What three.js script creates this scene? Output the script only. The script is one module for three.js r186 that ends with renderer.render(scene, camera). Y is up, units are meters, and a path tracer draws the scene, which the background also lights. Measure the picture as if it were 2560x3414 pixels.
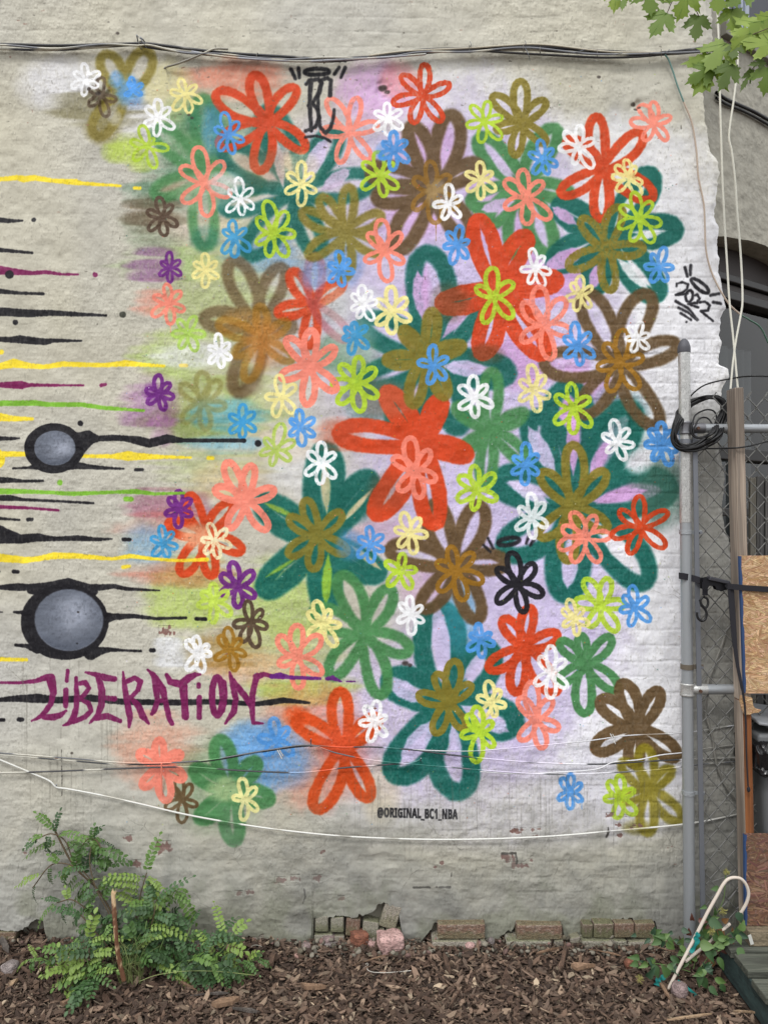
import * as THREE from 'three';
import { mergeGeometries, mergeVertices } from 'three/addons/utils/BufferGeometryUtils.js';
import { RoundedBoxGeometry } from 'three/addons/geometries/RoundedBoxGeometry.js';

// ---------- camera, sky, sun, exposure ----------
const scene = new THREE.Scene();
const PX = 0.0013, EYE = 1.88, DIST = 3.278;              // metres per photo pixel on the wall plane, eye height, eye to wall
const camera = new THREE.PerspectiveCamera(68.2, 767 / 1024, 0.05, 300);
camera.position.set(0, EYE, DIST);
camera.lookAt(0, EYE, 0);
const renderer = new THREE.WebGLRenderer({ antialias: true });
renderer.toneMapping = THREE.LinearToneMapping;
renderer.toneMappingExposure = 1.08;
renderer.shadowMap.enabled = true;
{ // overcast sky, brightest overhead
  const w = 256, h = 128, d = new Float32Array(w * h * 4);
  for (let j = 0; j < h; j++) {
    const up = Math.sin(((j + 0.5) / h - 0.5) * Math.PI);
    for (let i = 0; i < w; i++) {
      const az = (i + 0.5) / w * Math.PI * 2, c = 1 + 0.10 * Math.sin(az * 2 + 1 + up * 3) + 0.06 * Math.sin(az * 5 + up * 9);
      const l = up > 0 ? (0.85 + 1.15 * up) * c : 0.25, o = (j * w + i) * 4;
      d[o] = l * 0.97; d[o + 1] = l * 0.985; d[o + 2] = l * 1.0; d[o + 3] = 1;
    }
  }
  const t = new THREE.DataTexture(d, w, h, THREE.RGBAFormat, THREE.FloatType);
  t.mapping = THREE.EquirectangularReflectionMapping; t.magFilter = THREE.LinearFilter; t.needsUpdate = true;
  scene.background = t; scene.environment = t;
}
const sun = new THREE.DirectionalLight(new THREE.Color(1, 0.97, 0.92), 1.3);
sun.position.set(-2.2, 7.5, 4.6); sun.target.position.set(0, 1.5, 0);
sun.castShadow = true; sun.shadow.radius = 26; sun.shadow.mapSize.set(2048, 2048);
Object.assign(sun.shadow.camera, { left: -4, right: 4, top: 4, bottom: -4, near: 0.5, far: 20 });
scene.add(sun, sun.target);

// ---------- helpers ----------
let seed = 7;
const rnd = () => { seed = (seed + 0x6d2b79f5) | 0; let t = Math.imul(seed ^ (seed >>> 15), 1 | seed); t = (t + Math.imul(t ^ (t >>> 7), 61 | t)) ^ t; return ((t ^ (t >>> 14)) >>> 0) / 4294967296; };
const rr = (a, b) => a + (b - a) * rnd();
const cl01 = (x) => (x < 0 ? 0 : x > 1 ? 1 : x), lerp = (a, b, t) => a + (b - a) * t;
const sst = (a, b, x) => { const t = cl01((x - a) / (b - a)); return t * t * (3 - 2 * t); };
const V = (x, y, z) => new THREE.Vector3(x, y, z);
// the point of the photo pixel (x, y) at depth z in front of the wall plane
const at = (x, y, z = 0) => { const k = PX * (DIST - z) / DIST; return V((x - 1280) * k, EYE + (1707 - y) * k, z); };
const onGround = (x, y, h = 0) => { const z = DIST - (EYE - h) * DIST / ((y - 1707) * PX); return V((x - 1280) * PX * (DIST - z) / DIST, h, z); };
const srgb = (r, g, b) => new THREE.Color().setRGB(r / 255, g / 255, b / 255, THREE.SRGBColorSpace);
const perm = new Uint8Array(512); for (let i = 0; i < 512; i++) perm[i] = Math.floor(rnd() * 256);
for (let i = 0; i < 256; i++) perm[i + 256] = perm[i];
function vn(x, y) { // value noise 0..1
  const ix = Math.floor(x), iy = Math.floor(y); let fx = x - ix, fy = y - iy; fx = fx * fx * (3 - 2 * fx); fy = fy * fy * (3 - 2 * fy);
  const X = ix & 255, Y = iy & 255, a = perm[perm[X] + Y], b = perm[perm[(X + 1) & 255] + Y], c = perm[perm[X] + ((Y + 1) & 255)], d = perm[perm[(X + 1) & 255] + ((Y + 1) & 255)];
  return ((a + (b - a) * fx) * (1 - fy) + (c + (d - c) * fx) * fy) / 255;
}
const fbm = (x, y, n) => { let s = 0, a = 0.5, t = 0; for (let i = 0; i < n; i++) { s += a * vn(x, y); t += a; a *= 0.5; x = x * 2.03 + 17.1; y = y * 2.03 + 5.3; } return s / t; };
const used = new Map();
const numbered = (n) => { const k = used.get(n) ?? 0; used.set(n, k + 1); return k ? n + '_' + String(k).padStart(3, '0') : n; };
const shade = (o) => { o.traverse((m) => { if (m.isMesh) { m.castShadow = true; m.receiveShadow = true; } }); return o; };
function part(name, geo, mat, parent) { const m = new THREE.Mesh(geo, mat); m.name = name; m.castShadow = m.receiveShadow = true; parent.add(m); return m; }
function thing(name, label, category, pos, group) {
  const o = new THREE.Group(); o.name = numbered(name); if (pos) o.position.copy(pos); o.userData = { label, category }; if (group) o.userData.group = group; scene.add(o); return o;
}
function single(name, geo, mat, label, category, group) {
  const m = part(numbered(name), geo, mat, scene); m.userData = { label, category }; if (group) m.userData.group = group; return m;
}
function structure(name, geo, mat) { const m = part(numbered(name), geo, mat, scene); m.userData.kind = 'structure'; return m; }
const tex = (data, w, h, color, ch = 4) => {
  const t = new THREE.DataTexture(data, w, h, ch === 1 ? THREE.RedFormat : THREE.RGBAFormat); t.magFilter = THREE.LinearFilter; t.minFilter = THREE.LinearMipmapLinearFilter;
  if (color) t.colorSpace = THREE.SRGBColorSpace; t.needsUpdate = true; return t;
};
const curve = (pts, tension = 0.5) => new THREE.CatmullRomCurve3(pts, false, 'centripetal', tension);
const tube = (pts, r, seg, sides = 6, closed = false) => {
  const c = closed ? new THREE.CatmullRomCurve3(pts, true, 'centripetal') : pts.length === 2 ? new THREE.LineCurve3(pts[0], pts[1]) : curve(pts);
  return new THREE.TubeGeometry(c, seg ?? pts.length * 8, r, sides, closed);
};
function bar(a, b, r, sides = 10) { const g = new THREE.CylinderGeometry(r, r, a.distanceTo(b), sides); g.applyQuaternion(new THREE.Quaternion().setFromUnitVectors(V(0, 1, 0), b.clone().sub(a).normalize())); g.translate((a.x + b.x) / 2, (a.y + b.y) / 2, (a.z + b.z) / 2); return g; }
const rbox = (w, h, d, r = 0.003, s = 2) => new RoundedBoxGeometry(w, h, d, s, Math.min(r, w / 2.1, h / 2.1, d / 2.1));
const merge = (list) => mergeGeometries(list.map((g) => (g.index ? g.toNonIndexed() : g)).map((g) => { for (const k of Object.keys(g.attributes)) if (!['position', 'normal', 'uv'].includes(k)) g.deleteAttribute(k); return g; }));
const std = (c, roughness = 0.8, metalness = 0, more = {}) => new THREE.MeshStandardMaterial({ color: c, roughness, metalness, ...more });

// ---------- the mural: paint on the wall, laid down layer by layer in photo-pixel units ----------
const TW = 2048, TH = 2048, TX0 = -500, TY0 = -500, TXS = 3020 / TW, TYS = 3740 / TH;
const ink = new Float32Array(TW * TH * 3);
const fine = new Float32Array(TW * TH), mid = new Float32Array(TW * TH);
for (let j = 0, i = 0; j < TH; j++) for (let k = 0; k < TW; k++, i++) {
  const x = TX0 + k * TXS, y = TY0 + j * TYS;
  fine[i] = fbm(x * 0.16, y * 0.09, 3); mid[i] = fbm(x * 0.021 + 40, y * 0.017, 4);
}
const BASE = [191, 188, 176];
// brick courses under the paint: depth of the joints (0..1) and how far they show through
const COURSE = 51.3, BRICK = 168;
function joint(x, y) {
  const wob = (vn(x * 0.008, y * 0.02) - 0.5) * 9 + (vn(x * 0.0013, y * 0.004 + 7) - 0.5) * 16, row = Math.floor((y + wob) / COURSE), fy = y + wob - row * COURSE;
  const off = (row & 1 ? 0.5 : 0) * BRICK + (perm[row & 255] % 17) - 8, headers = perm[(row * 7) & 255] < 46, len = headers ? BRICK / 2 : BRICK;
  const xx = x + off + (vn(x * 0.02, row * 3.7) - 0.5) * 8, col = Math.floor(xx / len), fx = xx - col * len;
  const dy = Math.min(fy, COURSE - fy), dx = Math.min(fx, len - fx);
  return { d: (1 - sst(0.5, 7, Math.min(dx * 1.25, dy))) * (0.35 + 0.65 * vn(x * 0.016, y * 0.03 + 50)), id: perm[(row * 31 + col * 17) & 255] / 255, dx, dy };
}
// how clearly the bricks show (plain plaster on the left and in the middle, thin paint on the right and at the top)
function showing(x, y) {
  const r = sst(1500, 2150, x) * 0.42 * sst(700, 1500, y + x * 0.2), t = sst(320, 120, y) * 0.24, b = sst(2500, 2800, y) * (0.16 + 0.18 * sst(1000, 1700, x));
  return Math.max(r, t, b, 0.05) * sst(0.34, 0.66, fbm(x * 0.005 + 9, y * 0.008, 3) + 0.06);
}
for (let j = 0, i = 0; j < TH; j++) for (let k = 0; k < TW; k++, i++) {
  const x = TX0 + k * TXS, y = TY0 + j * TYS;
  const g = (mid[i] - 0.5) * 0.12 + (fine[i] - 0.5) * 0.06, warm = fbm(x * 0.0025, y * 0.0022 + 70, 3) - 0.5;
  ink[i * 3] = (BASE[0] / 255) * (1 + g + warm * 0.05); ink[i * 3 + 1] = (BASE[1] / 255) * (1 + g + warm * 0.03); ink[i * 3 + 2] = (BASE[2] / 255) * (1 + g - warm * 0.06);
}
let ox = 0, oy = 0, os = 1;
const tile = (x, y, s = 800 / 1659) => { ox = x; oy = y; os = s; };
const native = () => tile(0, 0, 1);
// lay colour where cover(x, y) says so
function lay(col, x0, y0, x1, y1, cover, alpha, wear = 0.12, rim = 0) {
  const a0 = Math.max(0, Math.floor((x0 - TX0) / TXS)), a1 = Math.min(TW - 1, Math.ceil((x1 - TX0) / TXS)), b0 = Math.max(0, Math.floor((y0 - TY0) / TYS)), b1 = Math.min(TH - 1, Math.ceil((y1 - TY0) / TYS));
  const r = col[0] / 255, g = col[1] / 255, b = col[2] / 255;
  for (let j = b0; j <= b1; j++) for (let k = a0; k <= a1; k++) {
    const i = j * TW + k, c = cover(TX0 + k * TXS, TY0 + j * TYS, i);
    if (c <= 0.004) continue;
    const f = fine[i], a = alpha * c * (1 - wear * sst(0.52, 0.78, f)), v = 1 + (mid[i] - 0.5) * 0.16 + (f - 0.5) * 0.04, o = i * 3;
    ink[o] += (r * v - ink[o]) * a; ink[o + 1] += (g * v - ink[o + 1]) * a; ink[o + 2] += (b * v - ink[o + 2]) * a;
  }
}
// a soft spray cloud
function mist(col, cx, cy, rx, ry, alpha, streak = 0) {
  cx = ox + cx * os; cy = oy + cy * os; rx *= os; ry *= os;
  lay(col, cx - rx * 1.7, cy - ry * 1.7, cx + rx * 1.7, cy + ry * 1.7, (x, y, i) => {
    const u = (x - cx) / rx, v = (y - cy) / ry, q = u * u + v * v + (mid[i] - 0.5) * 0.9 + (streak ? (vn(x * 0.004, y * 0.07) - 0.5) * streak : 0);
    return 1 - sst(0.25, 1.9, q);
  }, alpha, 0.25);
}
// strokes: lists of [x, y, half width]; drawn as one coat
function coat(col, strokes, alpha, soft, jag = 0.8, wear = 0.12) {
  let x0 = 1e9, y0 = 1e9, x1 = -1e9, y1 = -1e9;
  const segs = [];
  for (const s of strokes) for (let n = 0; n < s.length; n++) {
    const p = s[n], q = s[n + 1] ?? (s.length === 1 ? p : null);
    x0 = Math.min(x0, p[0] - p[2]); x1 = Math.max(x1, p[0] + p[2]); y0 = Math.min(y0, p[1] - p[2]); y1 = Math.max(y1, p[1] + p[2]);
    if (q) segs.push([p[0], p[1], p[2], q[0], q[1], q[2]]);
  }
  const m = soft * 2 + 4, a0 = Math.floor((x0 - m - TX0) / TXS), b0 = Math.floor((y0 - m - TY0) / TYS), w = Math.ceil((x1 + m - TX0) / TXS) - a0 + 1, h = Math.ceil((y1 + m - TY0) / TYS) - b0 + 1;
  const sd = new Float32Array(w * h).fill(1e6);
  for (const [ax, ay, ar, bx, by, br] of segs) {
    const R = Math.max(ar, br) + m, k0 = Math.max(0, Math.floor((Math.min(ax, bx) - R - TX0) / TXS) - a0), k1 = Math.min(w - 1, Math.ceil((Math.max(ax, bx) + R - TX0) / TXS) - a0);
    const j0 = Math.max(0, Math.floor((Math.min(ay, by) - R - TY0) / TYS) - b0), j1 = Math.min(h - 1, Math.ceil((Math.max(ay, by) + R - TY0) / TYS) - b0);
    const dx = bx - ax, dy = by - ay, ll = dx * dx + dy * dy || 1e-6;
    for (let j = j0; j <= j1; j++) for (let k = k0; k <= k1; k++) {
      const x = TX0 + (k + a0) * TXS - ax, y = TY0 + (j + b0) * TYS - ay, t = cl01((x * dx + y * dy) / ll), ex = x - t * dx, ey = y - t * dy;
      const d = Math.sqrt(ex * ex + ey * ey) - ar - (br - ar) * t, o = j * w + k;
      if (d < sd[o]) sd[o] = d;
    }
  }
  lay(col, x0 - m, y0 - m, x1 + m, y1 + m, (x, y, i) => {
    const k = i % TW - a0, j = ((i / TW) | 0) - b0;
    if (k < 0 || j < 0 || k >= w || j >= h) return 0;
    return 1 - sst(-soft, soft, sd[j * w + k] + (fine[i] - 0.5) * jag * 4);
  }, alpha, wear);
}
const ring = (cx, cy, rx, ry, rot, r) => { const p = []; for (let n = 0; n <= 26; n++) { const t = n / 26 * Math.PI * 2, u = rx * Math.cos(t), v = ry * Math.sin(t); p.push([cx + u * Math.cos(rot) - v * Math.sin(rot), cy + u * Math.sin(rot) + v * Math.cos(rot), r]); } return p; };
const place = (s) => s.map(([x, y, r]) => [ox + x * os, oy + y * os, r * os]);
// a loop-petalled flower: stroke width, centre, petal tips
function fl(col, width, c, tips, o = {}) {
  const r = width * os / 2 * (width > 46 ? 0.88 : 0.82), cx = ox + c[0] * os, cy = oy + c[1] * os, strokes = [];
  for (const [px, py] of tips) {
    const vx = ox + px * os - cx, vy = oy + py * os - cy, full = Math.hypot(vx, vy), L = full - r, ux = vx / full, uy = vy / full, W = (o.wr ? o.wr * 1.06 : 0.43) * L * (0.92 + rnd() * 0.16), bend = (rnd() - 0.5) * 0.08 * L, p = [];
    for (let n = 0; n <= 24; n++) {
      const t = n / 24 * Math.PI * 2, a = L * (1 - Math.cos(t)) / 2, b = W / 2 * Math.sin(t) * (0.62 + 0.55 * a / L) + bend * Math.sin(a / L * Math.PI);
      p.push([cx + ux * a - uy * b, cy + uy * a + ux * b, r * (0.93 + 0.14 * vn(n * 0.7 + px, py))]);
    }
    strokes.push(p);
  }
  coat(col, strokes, o.a ?? 0.96, o.soft ?? Math.max(1.7, r * 0.13), o.jag ?? 0.7, 0.05 + (width > 50 ? 0.10 : 0.30) * rnd() * rnd());
  if (width < 60 && rnd() < 0.10) { const k = strokes[Math.floor(rnd() * strokes.length)][12], l = rr(16, 60); coat(col, [[[k[0], k[1], 1.6], [k[0] + rr(-1, 1), k[1] + l, 1.1], [k[0], k[1] + l + 3, 1.9]]], 0.8, 1.2); }
}
const line = (col, o, ...strokes) => coat(col, strokes.map(place), o.a ?? 0.97, o.soft ?? 2.2, o.jag ?? 0.7);
const dash = (col, x0, y0, x1, y1, r, a = 0.97) => line(col, { a }, [[x0, y0, r], [x1, y1, r]]);

const WHT = [245, 246, 249], CRM = [240, 228, 150], LIM = [178, 210, 52], BLU = [82, 152, 226], SKY = [58, 150, 206], COR = [246, 138, 118], ORG = [208, 66, 26], OLV = [132, 118, 42], OCH = [152, 108, 30], BRN = [98, 76, 48], DBR = [84, 66, 52];
const TEA = [20, 98, 87], GRN = [72, 132, 78], PUR = [108, 38, 126], BLK = [27, 26, 31], MAG = [120, 28, 82], YEL = [249, 222, 52], LEA = [122, 182, 52], LAV = [202, 190, 226], PNK = [206, 158, 212], PAL = [228, 228, 233];

// sprayed ground colours
native();
mist(PAL, 2150, 880, 330, 400, 1); mist(PAL, 2200, 1180, 260, 480, 1); mist(PAL, 2070, 2050, 400, 520, 1); mist(PAL, 2080, 2480, 330, 250, 0.95); mist(PAL, 1880, 520, 480, 130, 0.85);
mist(PAL, 1500, 330, 300, 120, 0.7); mist(PAL, 190, 275, 120, 80, 0.8); mist(PAL, 500, 400, 100, 80, 0.6); mist(PAL, 1020, 1530, 120, 130, 0.6); mist(PAL, 2250, 1600, 170, 500, 0.9);
mist([214, 212, 222], 1700, 2640, 560, 170, 0.7);
mist(LAV, 1620, 1300, 420, 780, 1); mist(LAV, 1500, 700, 330, 360, 0.85); mist(LAV, 1100, 560, 200, 180, 0.5); mist(LAV, 1760, 1980, 300, 480, 0.95); mist(LAV, 1450, 2380, 380, 260, 0.85); mist(LAV, 1200, 1150, 220, 260, 0.5);
mist(PNK, 1250, 310, 130, 100, 0.75); mist([236, 140, 130], 1330, 270, 60, 60, 0.5); mist(PNK, 1430, 500, 110, 100, 0.6); mist(PNK, 1380, 720, 120, 80, 0.6); mist(PNK, 1860, 920, 150, 90, 0.9); mist(PNK, 1740, 1200, 130, 90, 0.8);
mist(PNK, 1390, 960, 40, 100, 0.9); mist(PNK, 1910, 1420, 60, 260, 0.9); mist(PNK, 1990, 1480, 60, 130, 0.8); mist(PNK, 2050, 1640, 170, 40, 0.9); mist(PNK, 1660, 700, 110, 130, 0.6); mist(PNK, 1990, 1310, 90, 50, 0.8);
mist([205, 160, 190], 1250, 1780, 130, 60, 0.45); mist([200, 150, 180], 1400, 1950, 80, 60, 0.4); mist([228, 200, 160], 900, 1480, 160, 60, 0.3);
// fading sprays at the left edge of the flowers
mist([168, 186, 104], 720, 980, 180, 220, 0.55, 1.2); mist([150, 190, 110], 560, 880, 140, 50, 0.4, 1.6); mist([160, 176, 96], 760, 1330, 210, 110, 0.7, 1.2); mist([120, 140, 60], 640, 1420, 150, 50, 0.6, 1.4);
mist([170, 200, 90], 560, 1180, 110, 90, 0.6, 1.3); mist([176, 190, 120], 700, 1560, 180, 80, 0.5, 1.6); mist([176, 205, 80], 640, 1990, 140, 120, 0.6, 1); mist([170, 200, 90], 930, 2010, 150, 130, 0.6, 1);
mist([168, 200, 70], 1000, 2290, 170, 50, 0.65, 1.4); mist([180, 190, 110], 930, 2170, 200, 90, 0.55, 1.2); mist([228, 165, 130], 830, 2220, 150, 60, 0.5, 1.3); mist([225, 180, 140], 760, 1600, 130, 60, 0.4, 1.2);
mist([60, 110, 80], 620, 620, 170, 110, 0.6, 1); mist([90, 120, 80], 520, 760, 110, 60, 0.35, 1.5); mist([205, 170, 140], 600, 620, 70, 35, 0.6, 1); mist([225, 190, 180], 640, 740, 130, 60, 0.4, 1);
mist(GRN, 660, 440, 120, 120, 0.7); mist([92, 84, 40], 330, 360, 130, 60, 0.5, 1.6); mist([225, 130, 105], 790, 260, 160, 60, 0.7, 1.2); mist([228, 218, 140], 560, 300, 80, 90, 0.45, 0.6); mist([232, 224, 160], 1010, 560, 70, 70, 0.6);
mist([100, 150, 200], 880, 850, 120, 60, 0.6, 1); mist([110, 150, 210], 1130, 860, 70, 90, 0.7); mist([96, 170, 200], 760, 1380, 120, 50, 0.7, 1.3); mist([120, 180, 210], 760, 1480, 130, 26, 0.65, 1.4);
mist([150, 70, 110], 560, 1690, 120, 60, 0.5, 1.6); mist([205, 90, 70], 560, 1760, 150, 50, 0.38, 1.8); mist([205, 90, 70], 590, 1910, 170, 40, 0.45, 1.6); mist([110, 165, 210], 490, 1810, 80, 70, 0.6, 1.2); mist([150, 80, 160], 500, 1340, 90, 90, 0.45, 1.5);
mist([150, 80, 160], 540, 1440, 40, 50, 0.4, 1.5); mist([128, 60, 140], 520, 890, 80, 55, 0.55, 2.2); mist([230, 140, 120], 510, 1000, 70, 50, 0.55, 1.5); mist([100, 80, 60], 510, 720, 90, 60, 0.65, 2.2); mist([150, 110, 40], 740, 2160, 110, 70, 0.6, 1.2);
mist([222, 224, 230], 570, 2180, 50, 62, 0.75, 2); mist([225, 225, 230], 640, 1180, 130, 45, 0.75, 1); mist([225, 225, 232], 720, 1320, 30, 20, 0.2);
mist([226, 110, 80], 1040, 2480, 180, 190, 0.5); mist([230, 150, 120], 520, 2500, 130, 120, 0.5, 1); mist([120, 150, 110], 720, 2620, 150, 140, 0.55); mist([110, 165, 220], 890, 2520, 140, 110, 0.9); mist([110, 165, 220], 830, 2460, 90, 50, 0.6); mist([222, 200, 150], 1270, 2640, 60, 110, 0.4);

// teal and green flowers furthest back
tile(200, 150);
fl(OLV, 74, [440, 350], [[292, 34], [622, 14], [230, 650]], { a: 0.85, soft: 7, wr: 0.42 });
mist([120, 108, 50], 290, 590, 120, 90, 0.6); mist(BASE, 380, 500, 45, 55, 0.7);
fl(GRN, 78, [1010, 880], [[985, 330], [1005, 1430], [640, 560], [620, 1040], [1420, 980]], { a: 0.85, soft: 9, wr: 0.30 });
mist([30, 112, 100], 1005, 1330, 110, 90, 0.4); mist(TEA, 1010, 520, 120, 120, 0.35);
tile(800, 150);
fl(TEA, 96, [380, 1010], [[170, 400], [690, 560], [960, 930], [-160, 1130], [30, 1480], [560, 1480], [-150, 700]], { a: 0.93, soft: 9, wr: 0.30 });
mist(TEA, 190, 620, 160, 130, 0.5);
tile(1550, 150);
fl(GRN, 96, [400, 960], [[70, 610], [640, 540], [760, 1040], [590, 1480], [150, 1260], [0, 1110], [360, 1500]], { soft: 7, wr: 0.30 });
native();
fl(TEA, 62, [2030, 775], [[2278, 765], [2185, 560], [1835, 672], [1818, 890], [1975, 985], [2205, 1005]], { soft: 6, wr: 0.32 });
fl(TEA, 62, [1440, 1200], [[1420, 815], [1610, 970], [1722, 1250], [1540, 1450], [1300, 1430], [1180, 1290], [1190, 1060]], { soft: 8, wr: 0.32 });
mist(TEA, 1240, 1330, 90, 80, 0.6); mist(GRN, 1150, 1180, 100, 70, 0.6);
fl(TEA, 66, [1915, 1690], [[1889, 1258], [2116, 1335], [1770, 1365], [2260, 1620], [2172, 1958], [1882, 2012], [1655, 1850], [1630, 1590]], { soft: 8, wr: 0.34 });
mist([70, 110, 95], 2200, 1640, 90, 110, 0.75); mist(TEA, 2050, 1420, 100, 120, 0.6);
mist([222, 222, 228], 2125, 1540, 40, 40, 0.9);
fl(TEA, 70, [1075, 1800], [[1085, 1470], [1250, 1570], [850, 1660], [860, 1985], [1085, 2050], [1285, 1930]], { soft: 8, wr: 0.26 });
mist(TEA, 1150, 1690, 80, 60, 0.7);
fl(TEA, 70, [1490, 2350], [[1462, 2000], [1650, 2140], [1745, 2420], [1535, 2670], [1295, 2605], [1270, 2255]], { soft: 7, wr: 0.40 });
mist([60, 150, 180], 1530, 2060, 60, 110, 0.5);
// lens shaped gaps in palm-like teal leaves
const lens = (col, x0, y0, x1, y1, w) => line(col, { soft: 5, a: 0.9 }, [[x0, y0, 1], [lerp(x0, x1, 0.3), lerp(y0, y1, 0.3), w * 0.8], [lerp(x0, x1, 0.55), lerp(y0, y1, 0.55), w], [lerp(x0, x1, 0.8), lerp(y0, y1, 0.8), w * 0.7], [x1, y1, 1]]);
tile(400, 1450);
lens([186, 180, 140], 1430, 540, 1415, 200, 34); lens([150, 180, 70], 1220, 570, 1000, 470, 20); lens([140, 176, 60], 1230, 840, 1010, 980, 14); lens([150, 190, 60], 1440, 820, 1420, 1180, 36); lens([190, 184, 140], 1540, 590, 1700, 420, 20);
tile(1000, 1450); lens([210, 196, 160], 320, 580, 500, 370, 16); lens([208, 190, 150], 350, 760, 560, 930, 22);
tile(1600, 1450); lens([212, 202, 232], 470, 470, 200, 320, 52); lens([214, 168, 222], 760, 460, 1150, 380, 44); lens([236, 234, 240], 820, 620, 1060, 920, 62); lens([204, 194, 230], 640, 740, 600, 1060, 56); lens([206, 194, 230], 520, 280, 330, -60, 60); lens([212, 164, 220], 640, 280, 632, -160, 44); lens([212, 164, 220], 750, 280, 900, 30, 46);
tile(1000, 2120); lens([204, 194, 230], 1010, 330, 940, -240, 62); lens([204, 194, 230], 860, 460, 590, 290, 62); lens([204, 194, 230], 930, 570, 700, 880, 72); lens([204, 194, 230], 1050, 600, 1090, 900, 44); lens([204, 194, 230], 1110, 480, 1440, 660, 72); lens([204, 194, 230], 1120, 310, 1280, 90, 34);
tile(800, 150); lens([206, 192, 226], 430, 960, 600, 640, 60); lens([205, 196, 200], 300, 990, 240, 640, 36); lens([204, 186, 214], 560, 1000, 760, 860, 50);
tile(1550, 150); lens([206, 192, 224], 340, 950, 170, 740, 34); lens([206, 180, 222], 340, 1080, 110, 1140, 46); lens([214, 172, 220], 770, 1240, 600, 1120, 40); lens([236, 236, 240], 1130, 1340, 1350, 1300, 26); lens([236, 236, 240], 1030, 1260, 1160, 1020, 24);
tile(1600, 800); lens([210, 164, 216], 720, 60, 440, 200, 62); lens([212, 164, 218], 830, 160, 770, 330, 46); lens([238, 238, 242], 940, 120, 1160, 340, 40);
tile(1000, 800); lens([208, 168, 216], 850, 560, 810, 210, 52); lens([206, 172, 218], 980, 680, 1200, 400, 40); lens([204, 190, 228], 980, 870, 1290, 900, 58);

// brown, green and orange large flowers
tile(400, 800);
fl(BRN, 92, [960, 560], [[760, 110], [1130, 150], [540, 540], [800, 1090], [1230, 610]], { a: 0.74, soft: 8, wr: 0.34 });
mist([96, 74, 46], 850, 980, 120, 100, 0.6);
tile(800, 150);
fl(BRN, 104, [1330, 990], [[1480, 440], [1170, 520], [860, 860], [900, 1060], [1060, 1450], [1610, 1370], [1690, 810]], { a: 0.95, soft: 7, wr: 0.30 });
tile(1600, 800);
fl(BRN, 92, [965, 860], [[1170, 335], [1390, 710], [1240, 1310], [670, 1230], [400, 850], [700, 330]], { soft: 6, wr: 0.33 });
tile(1000, 1450);
fl(BRN, 94, [1060, 900], [[905, 440], [1260, 450], [1450, 880], [1240, 1310], [820, 1230], [580, 780]], { soft: 6, wr: 0.33 });
fl(GRN, 84, [440, 1370], [[270, 935], [640, 1030], [785, 1500], [570, 1830], [190, 1690], [60, 1200]], { soft: 6, wr: 0.34 });
tile(1000, 800);
fl(GRN, 84, [1310, 1310], [[1325, 875], [1580, 1180], [1590, 1560], [1270, 1720], [1080, 1480], [1050, 1130]], { soft: 7, wr: 0.26 });
tile(400, 2120);
fl(GRN, 92, [770, 1070], [[680, 675], [970, 840], [1075, 1140], [790, 1460], [520, 1290], [480, 900]], { a: 0.93, soft: 6, wr: 0.32 });
mist([214, 224, 170], 720, 1060, 110, 80, 0.6);
tile(800, 150);
fl(ORG, 68, [190, 530], [[90, 178], [400, 275], [470, 732], [125, 895], [-170, 700], [-190, 320]], { soft: 4, wr: 0.34 });
fl(ORG, 44, [1260, 350], [[1277, 113], [1462, 265], [1402, 538], [1188, 552], [1040, 405], [1105, 195]], { wr: 0.34 });
tile(1550, 150);
fl(ORG, 72, [950, 860], [[900, 462], [1240, 590], [1320, 1070], [935, 1235], [635, 1040], [680, 640]], { soft: 3.5, wr: 0.32 });
native();
fl(ORG, 54, [1660, 960], [[1585, 712], [1764, 765], [1880, 930], [1820, 1200], [1600, 1203], [1448, 1020]], { soft: 3.5, wr: 0.26 });
mist(BRN, 1500, 1010, 60, 60, 0.5); mist(BRN, 1620, 1180, 50, 30, 0.45);
fl(ORG, 56, [1400, 1478], [[1275, 1285], [1475, 1310], [1580, 1520], [1450, 1770], [1240, 1735], [1105, 1440]], { soft: 4.5, wr: 0.25 });
mist([180, 70, 40], 1130, 1450, 80, 50, 0.6, 1); mist([120, 60, 36], 1290, 1640, 60, 60, 0.4);
tile(400, 800);
fl(ORG, 70, [1330, 450], [[1170, 190], [1560, 280], [1290, 760], [1060, 505]], { a: 0.93, soft: 5, wr: 0.32 });
fl([170, 80, 90], 60, [1330, 450], [[1590, 700], [1350, 80]], { a: 0.55, soft: 6, wr: 0.3 });
mist([120, 150, 210], 1340, 240, 90, 100, 0.6);
tile(400, 1450);
fl(ORG, 64, [590, 690], [[470, 390], [790, 450], [868, 810], [640, 1000], [415, 980], [310, 600]], { a: 0.95, soft: 3.5, wr: 0.33 });
mist([236, 206, 170], 520, 700, 100, 80, 0.6);
tile(1600, 2120);
fl(ORG, 70, [305, 80], [[140, -140], [345, -225], [560, -20], [540, 410], [240, 418], [35, 240]], { soft: 3, wr: 0.34 });
fl(GRN, 66, [730, 190], [[690, -30], [920, -10], [965, 385], [720, 565], [520, 330], [530, 20]], { soft: 3, wr: 0.33 });
fl(BRN, 84, [1080, 640], [[970, 293], [1250, 350], [1385, 850], [1050, 920], [762, 800], [805, 420]], { soft: 3, wr: 0.34 });
fl([140, 128, 36], 70, [1170, 1070], [[1125, 740], [1335, 895], [1400, 1290], [1150, 1390], [930, 1130], [960, 850]], { a: 0.92, soft: 6, wr: 0.34 });
mist([140, 128, 40], 1080, 1320, 90, 50, 0.6);
tile(1000, 2120);
fl([208, 74, 26], 84, [300, 770], [[275, 345], [560, 540], [490, 1150], [95, 1230], [-60, 560]], { soft: 4.5, wr: 0.30 });
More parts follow.
